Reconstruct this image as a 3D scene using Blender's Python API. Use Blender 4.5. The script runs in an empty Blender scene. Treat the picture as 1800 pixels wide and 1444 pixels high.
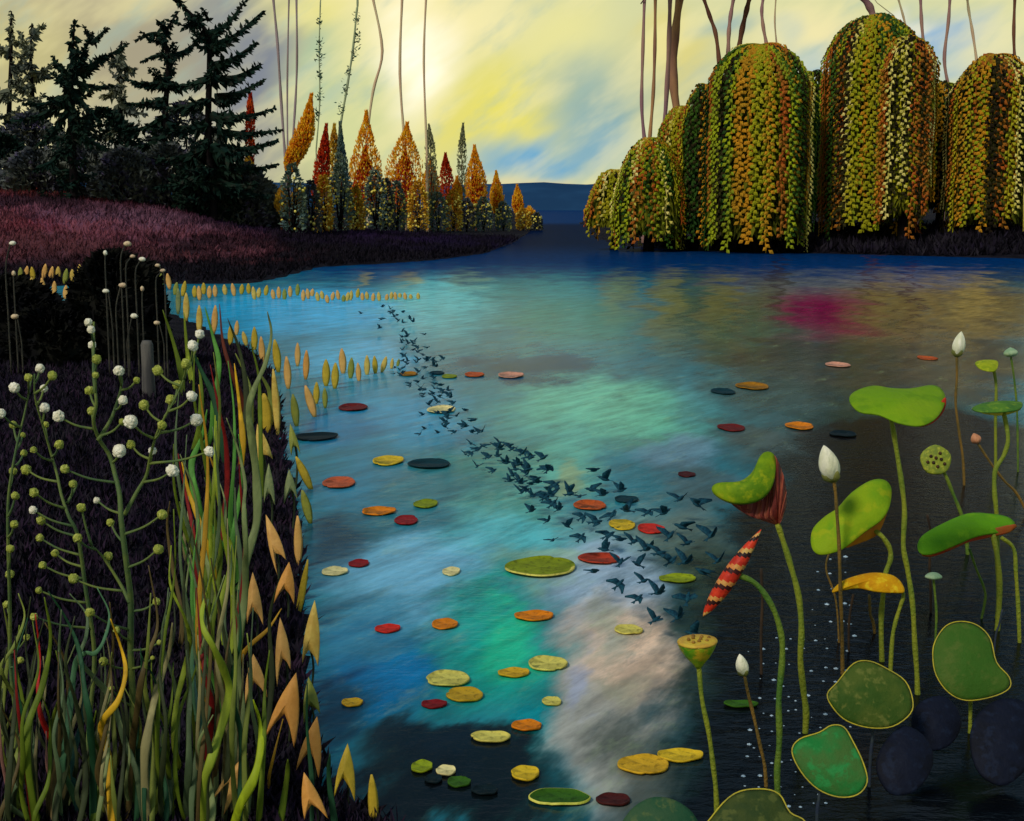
import bpy, math, random
import numpy as np
from mathutils import Vector, Matrix, noise
R = math.radians
rng = random.Random(7)
SC = bpy.context.scene
COL = SC.collection

# ------------------------------------------------------------------ camera, sky, sun
H = 2.6
F = 2400.0                      # focal length in pixels of an 1800 px wide picture
PITCH = math.atan(360.0 / F)
cam_d = bpy.data.cameras.new('camera'); cam = bpy.data.objects.new('camera', cam_d); COL.objects.link(cam)
cam_d.sensor_width = 36.0; cam_d.lens = 36.0 * F / 1800.0; cam_d.clip_start = 0.1; cam_d.clip_end = 5000
cam.location = (0, 0, H); cam.rotation_euler = (R(90) - PITCH, 0, 0)
SC.camera = cam
SC.render.resolution_x = 1024; SC.render.resolution_y = 821
SC.view_settings.view_transform = 'Standard'; SC.view_settings.look = 'None'
SC.view_settings.exposure = 0.5; SC.view_settings.gamma = 1.0

FWD = Vector((0, math.cos(PITCH), -math.sin(PITCH))); UP = Vector((0, math.sin(PITCH), math.cos(PITCH)))
EYE = Vector((0, 0, H))
def ray(px, py):
    return Vector((1, 0, 0)) * ((px - 900) / F) + UP * ((722 - py) / F) + FWD
def at(px, py, Y):
    d = ray(px, py); return EYE + d * (Y / d.y)
def wp(px, py, z=0.0):
    d = ray(px, py)
    t = (z - H) / d.z
    return EYE + d * t
def mpp(Y):                      # metres per picture pixel at distance Y
    return Y / F

def lin(c):
    c = c / 255.0
    return c / 12.92 if c <= 0.04045 else ((c + 0.055) / 1.055) ** 2.4
def S(r, g, b, k=1.0):
    return (lin(r) * k, lin(g) * k, lin(b) * k, 1.0)

SUN_EL, SUN_AZ = 42.0, 215.0     # azimuth clockwise from +Y: behind the camera, to the left
sun_dir = Vector((math.sin(R(SUN_AZ)) * math.cos(R(SUN_EL)), math.cos(R(SUN_AZ)) * math.cos(R(SUN_EL)), math.sin(R(SUN_EL))))
sd = bpy.data.lights.new('sun', 'SUN'); sd.energy = 1.5; sd.angle = R(11); sd.color = (1.0, 0.93, 0.82)
so = bpy.data.objects.new('sun', sd); COL.objects.link(so)
so.rotation_euler = (-sun_dir).to_track_quat('-Z', 'Y').to_euler(); so.location = (-20, -20, 30)

class NT:
    def __init__(s, tree): s.t = tree
    def n(s, typ, **kw):
        nd = s.t.nodes.new(typ)
        for k, v in kw.items(): setattr(nd, k, v)
        return nd
    def l(s, a, b): s.t.links.new(a, b)
    def setin(s, sock, v):
        if isinstance(v, bpy.types.NodeSocket): s.l(v, sock)
        else: sock.default_value = v
    def vm(s, op, a, b=None, c=None):
        nd = s.n('ShaderNodeVectorMath', operation=op)
        s.setin(nd.inputs[0], a)
        if b is not None: s.setin(nd.inputs[1], b)
        if op == 'SCALE' and c is not None: s.setin(nd.inputs[3], c)
        return nd.outputs['Value'] if op in ('LENGTH', 'DISTANCE', 'DOT_PRODUCT') else nd.outputs[0]
    def m(s, op, a, b=0.0, clamp=False):
        nd = s.n('ShaderNodeMath', operation=op); nd.use_clamp = clamp
        s.setin(nd.inputs[0], a); s.setin(nd.inputs[1], b)
        return nd.outputs[0]
    def mix(s, f, a, b):
        nd = s.n('ShaderNodeMix', data_type='RGBA'); nd.clamp_factor = True
        s.setin(nd.inputs[0], f); s.setin(nd.inputs[6], a); s.setin(nd.inputs[7], b)
        return nd.outputs[2]
    def noise(s, vec, scale, detail=3.0, rough=0.55, dist=0.0):
        nd = s.n('ShaderNodeTexNoise'); s.l(vec, nd.inputs['Vector'])
        nd.inputs['Scale'].default_value = scale; nd.inputs['Detail'].default_value = detail
        nd.inputs['Roughness'].default_value = rough; nd.inputs['Distortion'].default_value = dist
        return nd.outputs
    def ramp(s, f, a, b, lo=0.0, hi=1.0):
        nd = s.n('ShaderNodeMapRange', interpolation_type='SMOOTHSTEP')
        s.setin(nd.inputs[0], f)
        nd.inputs[1].default_value = a; nd.inputs[2].default_value = b
        nd.inputs[3].default_value = lo; nd.inputs[4].default_value = hi
        return nd.outputs[0]
    def mapping(s, vec, rot=(0, 0, 0), scale=(1, 1, 1)):
        if any(rot):
            r0 = s.n('ShaderNodeMapping'); s.l(vec, r0.inputs[0]); r0.inputs['Rotation'].default_value = rot
            vec = r0.outputs[0]; rot = (0, 0, 0)
        nd = s.n('ShaderNodeMapping'); s.l(vec, nd.inputs[0])
        nd.inputs['Rotation'].default_value = rot; nd.inputs['Scale'].default_value = scale
        return nd.outputs[0]

# the sky: Nishita daylight behind broad veils of coloured cloud, laid out by compass direction and height
world = bpy.data.worlds.new('World'); SC.world = world; world.use_nodes = True
wt = world.node_tree; wt.nodes.clear(); W = NT(wt)
sky = W.n('ShaderNodeTexSky', sky_type='NISHITA'); sky.sun_disc = False
sky.sun_elevation = R(SUN_EL); sky.sun_rotation = R(SUN_AZ)
gen = W.n('ShaderNodeTexCoord').outputs['Generated']
warp = W.noise(W.mapping(gen, rot=(0, R(35), 0), scale=(2.2, 2.2, 6.0)), 2.2, 4.0, 0.6)
dirv = W.vm('ADD', gen, W.vm('SCALE', W.vm('SUBTRACT', warp['Color'], (0.5, 0.5, 0.5)), None, 0.07))
def sdir(px, py): return ray(px, py).normalized()
col = S(206, 206, 150, 10)
def skyblob(col, px, py, rx, ry, c, st=1.0, soft=1.0):
    d = sdir(px, py)
    v = W.vm('MULTIPLY', W.vm('SUBTRACT', dirv, tuple(d)), (F / rx, 1.0, F / ry))
    f = W.ramp(W.vm('LENGTH', v), 1.0, 1.0 - 0.95 * soft, 0.0, st)
    return W.mix(f, col, c)
el = W.n('ShaderNodeSeparateXYZ'); W.l(dirv, el.inputs[0])
# higher sky, above the picture: blue-green evening blue with pale mauve cloud
nn = W.noise(W.mapping(gen, scale=(3, 3, 8)), 1.3, 4.0, 0.6)
hi = W.mix(W.ramp(nn['Fac'], 0.45, 0.62), S(46, 100, 128, 10), S(150, 165, 180, 10))
for b in [(100, 60, 560, 330, S(172, 160, 124, 10), 1.0), (20, 60, 200, 120, S(190, 180, 110, 10), .7), (440, 160, 190, 330, S(118, 122, 132, 10), 1.0), (250, 100, 160, 120, S(150, 138, 112, 10), .7),
          (600, 160, 150, 300, S(200, 205, 140, 10), .8), (560, 130, 60, 130, S(150, 180, 150, 10), .6),
          (250, 270, 330, 120, S(122, 120, 124, 10), .8), (560, 30, 120, 60, S(225, 215, 110, 10), .8),
          (760, 30, 260, 110, S(244, 230, 165, 10), .9), (735, 120, 110, 150, S(255, 246, 220, 11), 1.0),
          (900, 190, 170, 160, S(226, 214, 80, 10), .95), (800, 230, 120, 110, S(222, 210, 90, 10), .7), (1000, 60, 150, 120, S(228, 220, 140, 10), .8),
          (1070, 180, 160, 130, S(120, 158, 160, 10), .9), (960, 285, 190, 60, S(92, 158, 196, 10), 1), (1060, 250, 110, 90, S(110, 160, 182, 10), .9), (1160, 130, 60, 90, S(128, 160, 160, 10), .6),
          (950, 335, 100, 30, S(215, 195, 150, 10), .9), (640, 330, 220, 70, S(170, 165, 120, 10), .6),
          (1200, 120, 140, 160, S(202, 196, 130, 10), .9), (1180, 60, 60, 90, S(225, 205, 90, 10), .6), (1420, 60, 160, 60, S(228, 215, 160, 10), .9),
          (1420, 120, 90, 55, S(120, 166, 196, 10), .9), (1250, 150, 70, 60, S(140, 170, 170, 10), .7), (1370, 60, 50, 40, S(140, 175, 185, 10), .6), (1270, 40, 70, 30, S(120, 160, 170, 10), .6),
          (1655, 60, 110, 90, S(110, 160, 205, 10), 1), (1680, 110, 60, 50, S(140, 175, 195, 10), .8), (1730, 90, 90, 90, S(215, 210, 165, 10), .8), (1600, 20, 60, 30, S(238, 232, 215, 10), .7),
          (980, 376, 2600, 42, S(30, 62, 104, 10), 1.0)]:
    col = skyblob(col, *b)
brush = W.noise(W.mapping(gen, rot=(0, R(35), 0), scale=(4, 4, 13)), 2.6, 4.0, 0.55)
col = W.mix(W.ramp(brush['Fac'], 0.44, 0.68, 0, 0.42), col, S(240, 228, 160, 10))
brush2 = W.noise(W.mapping(gen, rot=(0, R(38), 0), scale=(5, 5, 15)), 2.7, 4.0, 0.6)
col = W.mix(W.ramp(brush2['Fac'], 0.50, 0.72, 0, 0.42), col, S(150, 178, 165, 10))
col = W.mix(W.ramp(el.outputs[2], 0.145, 0.24), col, hi)
fin = W.mix(0.93, sky.outputs[0], col)
bg = W.n('ShaderNodeBackground'); W.l(fin, bg.inputs[0]); bg.inputs[1].default_value = 0.08
wo = W.n('ShaderNodeOutputWorld'); W.l(bg.outputs[0], wo.inputs[0])

# ------------------------------------------------------------------ materials
MATS = {}
def mat(name, c1, c2=None, scale=6.0, rough=0.6, stretch=(1, 1, 1), bump=0.25, bscale=None, spec=0.25, lo=0.38, hi_=0.62, c3=None):
    if name in MATS: return MATS[name]
    m = bpy.data.materials.new(name); m.use_nodes = True
    t = NT(m.node_tree); p = m.node_tree.nodes['Principled BSDF']
    co = t.n('ShaderNodeTexCoord').outputs['Object']
    v = t.mapping(co, scale=stretch)
    n1 = t.noise(v, scale, 4.0, 0.6)
    if c2 is None: c2 = tuple(x * 0.6 for x in c1[:3]) + (1,)
    c = t.mix(t.ramp(n1['Fac'], lo, hi_), c1, c2)
    if c3 is not None:
        n3 = t.noise(v, scale * 2.7, 3.0, 0.6)
        c = t.mix(t.ramp(n3['Fac'], 0.52, 0.66), c, c3)
    t.l(c, p.inputs['Base Color'])
    p.inputs['Roughness'].default_value = rough
    p.inputs['Specular IOR Level'].default_value = spec
    if bump:
        b = t.n('ShaderNodeBump'); b.inputs['Strength'].default_value = bump; b.inputs['Distance'].default_value = 0.02
        n2 = t.noise(v, bscale or scale * 4, 3.0, 0.6)
        t.l(n2['Fac'], b.inputs['Height']); t.l(b.outputs[0], p.inputs['Normal'])
    MATS[name] = m; return m

# ------------------------------------------------------------------ mesh helpers
class MB:
    def __init__(s): s.v = []; s.f = []; s.mi = []
    def add(s, vs, fs, mi=0):
        o = len(s.v); s.v += [tuple(x) for x in vs]
        for f in fs: s.f.append(tuple(i + o for i in f)); s.mi.append(mi)
    def tube(s, pts, rad, seg=6, flat=1.0, cap=True, mi=0, side=None):
        """tube along pts; rad float or list; flat = depth / width of the section"""
        pts = [Vector(p) for p in pts]; n = len(pts)
        if not hasattr(rad, '__len__'): rad = [rad] * n
        vs = []
        for i, p in enumerate(pts):
            d = (pts[min(i + 1, n - 1)] - pts[max(i - 1, 0)])
            if d.length < 1e-9: d = Vector((0, 0, 1))
            d.normalize()
            ref = Vector((0, 1, 0)) if abs(d.y) < 0.95 else Vector((1, 0, 0))
            a = d.cross(ref).normalized(); b = a.cross(d).normalized()
            for k in range(seg):
                w = 2 * math.pi * k / seg
                vs.append(p + a * (math.cos(w) * rad[i]) + b * (math.sin(w) * rad[i] * flat))
        fs = []
        for i in range(n - 1):
            for k in range(seg):
                k2 = (k + 1) % seg
                fs.append((i * seg + k, i * seg + k2, (i + 1) * seg + k2, (i + 1) * seg + k))
        if cap:
            fs.append(tuple(range(seg - 1, -1, -1))); fs.append(tuple((n - 1) * seg + k for k in range(seg)))
        s.add(vs, fs, mi)
    def lathe(s, base, axis, prof, seg=14, mi=0, mif=None, ridge=0.0, nr=5):
        """prof = [(distance along axis, radius)]"""
        axis = Vector(axis).normalized(); ref = Vector((0, 1, 0)) if abs(axis.y) < 0.9 else Vector((1, 0, 0))
        a = axis.cross(ref).normalized(); b = a.cross(axis).normalized(); base = Vector(base)
        vs = []
        for (t, r) in prof:
            for k in range(seg):
                w = 2 * math.pi * k / seg
                rr = r * (1 + ridge * math.cos(nr * w))
                vs.append(base + axis * t + (a * math.cos(w) + b * math.sin(w)) * rr)
        n = len(prof); o = len(s.v); s.v += [tuple(x) for x in vs]
        for i in range(n - 1):
            for k in range(seg):
                k2 = (k + 1) % seg
                s.f.append((o + i * seg + k, o + i * seg + k2, o + (i + 1) * seg + k2, o + (i + 1) * seg + k))
                s.mi.append(mif(i, k) if mif else mi)
        s.f.append(tuple(o + k for k in range(seg - 1, -1, -1))); s.mi.append(mi)
        s.f.append(tuple(o + (n - 1) * seg + k for k in range(seg))); s.mi.append(mi)
    def leaf(s, p, d, w, l, mi=0, r=rng):
        """one diamond leaf, p base, d direction"""
        d = Vector(d).normalized()
        q = Vector((r.uniform(-1, 1), r.uniform(-1, 1), r.uniform(-1, 1)))
        a = d.cross(q)
        if a.length < 1e-4: a = Vector((1, 0, 0))
        a = a.normalized() * w; p = Vector(p); k = a.cross(d).normalized() * (w * 0.35)
        s.add([p, p + d * l * .45 + a, p + d * l, p + d * l * .45 - a, p + d * l * .5 + k], [(0, 1, 4), (1, 2, 4), (2, 3, 4), (3, 0, 4)], mi)
    def blob(s, c, r, seg=10, rings=6, mi=0, sq=(1, 1, 1), jit=0.0, rr=rng):
        c = Vector(c); vs = []
        for i in range(rings + 1):
            th = math.pi * i / rings
            for k in range(seg):
                w = 2 * math.pi * k / seg
                j = 1 + rr.uniform(-jit, jit)
                vs.append(c + Vector((math.sin(th) * math.cos(w) * sq[0], math.sin(th) * math.sin(w) * sq[1], math.cos(th) * sq[2])) * r * j)
        fs = []
        for i in range(rings):
            for k in range(seg):
                k2 = (k + 1) % seg
                fs.append((i * seg + k, (i + 1) * seg + k, (i + 1) * seg + k2, i * seg + k2))
        s.add(vs, fs, mi)

def obj(name, mb, mats, parent=None, loc=None, smooth=True):
    """link the collected mesh as one object; world-space verts are re-based on parent's thing location or loc"""
    if parent is not None:
        o0 = parent
        base = Vector(parent['_b']) if '_b' in parent else Vector((0, 0, 0))
    else:
        base = Vector(loc) if loc is not None else Vector((0, 0, 0))
    me = bpy.data.meshes.new(name)
    me.from_pydata([(x[0] - base.x, x[1] - base.y, x[2] - base.z) for x in mb.v], [], mb.f)
    if not isinstance(mats, (list, tuple)): mats = [mats]
    for m in mats: me.materials.append(m)
    if len(mats) > 1: me.polygons.foreach_set('material_index', mb.mi)
    if smooth: me.polygons.foreach_set('use_smooth', [True] * len(me.polygons))
    me.update()
    o = bpy.data.objects.new(name, me); COL.objects.link(o)
    if parent is not None: o.parent = parent; o['_b'] = tuple(base)
    else: o.location = base; o['_b'] = tuple(base)
    return o
def tag(o, label=None, cat=None, group=None, kind=None):
    if label: o['label'] = label
    if cat: o['category'] = cat
    if group: o['group'] = group
    if kind: o['kind'] = kind
    return o
def thing(name, label, cat, loc, group=None):
    o = bpy.data.objects.new(name, None); COL.objects.link(o); o.empty_display_size = 0.1
    o.location = loc; o['_b'] = tuple(loc)
    return tag(o, label, cat, group)
def smooth_line(pts, k=5):
    """Catmull-Rom through 2-D or 3-D points"""
    P = [Vector(p) for p in pts]
    if len(P) < 3:
        return [P[0].lerp(P[-1], i / (2.0 * k)) for i in range(2 * k + 1)]
    P = [P[0] * 2 - P[1]] + P + [P[-1] * 2 - P[-2]]; out = []
    for i in range(1, len(P) - 2):
        for j in range(k):
            t = j / k; a, b, c, d = P[i - 1], P[i], P[i + 1], P[i + 2]
            out.append(0.5 * ((2 * b) + (c - a) * t + (2 * a - 5 * b + 4 * c - d) * t * t + (3 * b - a - 3 * c + d) * t ** 3))
    out.append(P[-2]); return out
def smooth_loop(pts, k=4):
    P = [Vector((p[0], p[1])) for p in pts]; n = len(P); out = []
    for i in range(n):
        a, b, c, d = P[i - 1], P[i], P[(i + 1) % n], P[(i + 2) % n]
        for j in range(k):
            t = j / k
            out.append(0.5 * ((2 * b) + (c - a) * t + (2 * a - 5 * b + 4 * c - d) * t * t + (3 * b - a - 3 * c + d) * t ** 3))
    return out
def nth(n):
    W1 = ['first', 'second', 'third', 'fourth', 'fifth', 'sixth', 'seventh', 'eighth', 'ninth', 'tenth', 'eleventh', 'twelfth']
    if n <= 12: return W1[n - 1]
    return '%d%s' % (n, 'th' if 10 <= n % 100 <= 20 else {1: 'st', 2: 'nd', 3: 'rd'}.get(n % 10, 'th'))

# ------------------------------------------------------------------ the ground: one sheet with the pond hollowed out
def poly_w(pts): return [tuple(wp(*p)[:2]) for p in pts]
P_NEAR = poly_w([(760, 1560), (680, 1460), (575, 1400), (545, 1300), (530, 1200), (530, 1100), (530, 1000), (518, 900), (500, 800), (492, 720), (470, 650), (430, 612), (380, 585), (330, 562), (292, 548)]) + [(-14, 33.5), (-40, 34), (-60, 20), (-60, -10), (0, -10), (-0.5, 2)]
P_FAR = poly_w([(-700, 508), (-200, 506), (60, 506), (150, 500), (280, 500), (440, 498), (500, 486), (560, 470), (650, 465), (760, 458), (850, 446), (900, 428), (925, 412), (940, 398), (950, 388)]) + [(-2, 900), (-900, 900), (-900, 60)]
P_RIGHT = poly_w([(1020, 392), (1032, 402), (1050, 418), (1090, 432), (1180, 440), (1300, 444), (1450, 446), (1600, 450), (1800, 455), (2200, 460), (3000, 462)]) + [(900, 60), (900, 900), (60, 900)]
def sdist(X, Y, poly):
    n = len(poly); d = np.full(X.shape, 1e9); ins = np.zeros(X.shape, bool)
    for i in range(n):
        ax, ay = poly[i]; bx, by = poly[(i + 1) % n]
        ex, ey = bx - ax, by - ay; L = ex * ex + ey * ey + 1e-12
        t = np.clip(((X - ax) * ex + (Y - ay) * ey) / L, 0, 1)
        d = np.minimum(d, np.hypot(X - ax - t * ex, Y - ay - t * ey))
        c = ((ay > Y) != (by > Y)) & (X < (bx - ax) * (Y - ay) / (by - ay + 1e-12) + ax)
        ins ^= c
    return np.where(ins, d, -d)
def sst(x, a, b):
    t = np.clip((x - a) / (b - a), 0, 1); return t * t * (3 - 2 * t)
def gh(X, Y):
    X = np.asarray(X, float); Y = np.asarray(Y, float)
    d1 = sdist(X, Y, P_NEAR); d2 = sdist(X, Y, P_FAR); d3 = sdist(X, Y, P_RIGHT)
    h1 = np.where(d1 > 0, 0.03 + 0.22 * sst(d1, 0, 2.5) + 0.15 * sst(d1, 2, 9), -0.5 * sst(-d1, 0, 1.5) - 0.02)
    left = sst(-X / np.maximum(Y, 1), 0.13, 0.26)
    crest = 1.55 + 1.7 * left
    h2 = np.where(d2 > 0, 0.04 + crest * sst(d2, 0, 34), -0.6 * sst(-d2, 0, 4) - 0.02)
    h3 = np.where(d3 > 0, 0.04 + 0.85 * sst(d3, 0, 9) + 0.4 * sst(d3, 9, 40), -0.6 * sst(-d3, 0, 4) - 0.02)
    h = np.maximum(np.maximum(h1, h2), h3)
    w = 0.5 + 0.5 * np.sin(X * 0.9 + 1.7 * np.sin(Y * 0.33)) * np.cos(Y * 0.61 + 0.8 * np.sin(X * .47))
    return h + np.where(h > 0, 0.07 * w * np.minimum(1, h * 3) * np.minimum(3, 1 + Y / 40.0), 0)
def ground(x, y): return float(gh(np.array([x]), np.array([y]))[0])
def hit(px, py):
    """where the line of sight meets the ground or the water"""
    d = ray(px, py); Ys = np.geomspace(3.5, 600, 700)
    X = EYE.x + d.x / d.y * Ys; Z = H + d.z / d.y * Ys
    g = np.maximum(gh(X, Ys), 0); k = np.argmax(Z <= g)
    if not (Z <= g).any(): k = len(Ys) - 1
    return Vector((X[k], Ys[k], g[k]))

NR, NC = 330, 230
ys = np.concatenate([np.linspace(-8, 4, 12), np.geomspace(4.2, 900, NR - 12)])
sx = np.linspace(-1, 1, NC)
YY = np.repeat(ys[:, None], NC, 1); sx = np.sign(sx) * np.abs(sx) ** 2.0; XX = sx[None, :] * (14 + np.maximum(YY, 0) * 0.75)
ZZ = gh(XX, YY)
gm = MB(); gm.v = list(zip(XX.ravel().tolist(), YY.ravel().tolist(), ZZ.ravel().tolist()))
for i in range(NR - 1):
    for j in range(NC - 1):
        a = i * NC + j; gm.f.append((a, a + 1, a + NC + 1, a + NC)); gm.mi.append(0)

def blobs_mat(name, base, blobs, dist_scale, dist_amt, rough, spec):
    m = bpy.data.materials.new(name); m.use_nodes = True
    t = NT(m.node_tree); p = m.node_tree.nodes['Principled BSDF']
    pos = t.n('ShaderNodeTexCoord').outputs['Object']
    return m, t, p, pos
# ground material: dark peaty soil, heather-red turf on the far left rise
gmat = bpy.data.materials.new('bank_soil'); gmat.use_nodes = True
t = NT(gmat.node_tree); p = gmat.node_tree.nodes['Principled BSDF']
pos = t.n('ShaderNodeTexCoord').outputs['Object']
n1 = t.noise(pos, 1.6, 6, 0.65); n2 = t.noise(t.mapping(pos, scale=(1, .45, 1)), 0.35, 5, 0.65); n3 = t.noise(pos, 9, 4, .7); n4 = t.noise(t.mapping(pos, scale=(1, .4, 1)), .28, 5, .6)
c = t.mix(t.ramp(n1['Fac'], .35, .65), S(17, 13, 20), S(34, 30, 38))
c = t.mix(t.ramp(n3['Fac'], .55, .75, 0, .6), c, S(44, 48, 30))
for (x, y, rx, ry, cc, st) in [(-26, 66, 17, 24, S(120, 52, 66), 1.0), (-30, 62, 8, 12, S(150, 92, 92), .9), (-34, 88, 10, 14, S(170, 74, 62), .95), (-22, 74, 9, 10, S(120, 92, 112), .6),
                               (-19, 58, 9, 10, S(96, 58, 62), .8), (-17, 66, 7, 8, S(150, 92, 105), .5), (-12, 90, 12, 20, S(52, 30, 62), .7), (-5, 90, 14, 24, S(34, 26, 58), .6)]:
    dv = t.vm('ADD', pos, t.vm('SCALE', t.vm('SUBTRACT', n2['Color'], (.5, .5, .5)), None, 16.0))
    f = t.ramp(t.vm('LENGTH', t.vm('MULTIPLY', t.vm('SUBTRACT', dv, (x, y, 0)), (1 / rx, 1 / ry, 0))), 1.0, .2, 0, st)
    f = t.m('MULTIPLY', f, t.ramp(n4['Fac'], .42, .6, .15, 1))
    c = t.mix(f, c, tuple(min(1, q_ * 1.15) for q_ in cc[:3]) + (1,))
t.l(c, p.inputs['Base Color']); p.inputs['Roughness'].default_value = .95; p.inputs['Specular IOR Level'].default_value = .05
b = t.n('ShaderNodeBump'); b.inputs['Strength'].default_value = .8; b.inputs['Distance'].default_value = .1
t.l(n3['Fac'], b.inputs['Height']); t.l(b.outputs[0], p.inputs['Normal'])
tag(obj('ground', gm, gmat), kind='structure')

# far ridge beyond the pond, distance haze painted into its blue
hm = MB(); N = 160
for i in range(N):
    x = -1100 + 2200 * i / (N - 1)
    z = 17 + 5 * noise.noise(Vector((x * .006, 3.1, 0))) + 2 * noise.noise(Vector((x * .03, 1.1, 0)))
    hm.v += [(x, 760, -2), (x, 800, z * .55), (x, 850, z * .9), (x, 900, z), (x, 1000, -2)]
for i in range(N - 1):
    for j in range(4):
        a = i * 5 + j; hm.f.append((a, a + 5, a + 6, a + 1)); hm.mi.append(0)
tag(obj('hills', hm, mat('ridge', S(40, 74, 108), S(34, 64, 96), scale=.02, bump=0, rough=1, spec=0)), kind='structure')

# ------------------------------------------------------------------ the water
wm = bpy.data.materials.new('pond_water'); wm.use_nodes = True
t = NT(wm.node_tree); p = wm.node_tree.nodes['Principled BSDF']
pos = t.n('ShaderNodeTexCoord').outputs['Object']
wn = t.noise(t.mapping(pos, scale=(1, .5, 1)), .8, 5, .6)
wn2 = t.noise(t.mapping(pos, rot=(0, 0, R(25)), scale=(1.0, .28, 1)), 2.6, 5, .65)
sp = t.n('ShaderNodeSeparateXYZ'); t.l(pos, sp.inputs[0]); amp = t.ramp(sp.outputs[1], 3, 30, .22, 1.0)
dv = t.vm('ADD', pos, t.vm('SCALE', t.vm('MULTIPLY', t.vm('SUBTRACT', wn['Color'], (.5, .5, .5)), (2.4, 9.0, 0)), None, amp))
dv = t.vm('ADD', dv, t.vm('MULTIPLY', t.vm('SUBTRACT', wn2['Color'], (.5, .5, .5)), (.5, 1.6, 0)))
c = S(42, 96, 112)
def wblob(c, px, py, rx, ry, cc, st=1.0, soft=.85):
    """a patch of water colour, for weed beds and painted-in reflections alike: an ellipse on the pond, its long axis along the line towards the camera"""
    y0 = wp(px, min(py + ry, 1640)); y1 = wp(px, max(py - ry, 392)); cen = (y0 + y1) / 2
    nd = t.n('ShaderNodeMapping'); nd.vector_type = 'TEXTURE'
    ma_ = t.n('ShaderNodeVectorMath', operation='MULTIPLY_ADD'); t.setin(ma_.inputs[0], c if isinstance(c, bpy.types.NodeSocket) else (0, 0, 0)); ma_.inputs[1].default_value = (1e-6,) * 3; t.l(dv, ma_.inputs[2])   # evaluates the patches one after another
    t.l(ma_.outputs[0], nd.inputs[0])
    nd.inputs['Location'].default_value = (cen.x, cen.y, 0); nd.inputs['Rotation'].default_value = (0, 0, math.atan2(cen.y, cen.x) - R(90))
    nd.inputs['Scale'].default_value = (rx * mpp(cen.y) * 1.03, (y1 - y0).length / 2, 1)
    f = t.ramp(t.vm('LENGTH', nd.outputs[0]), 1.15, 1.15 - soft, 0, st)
    return t.mix(f, c, cc)
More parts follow.
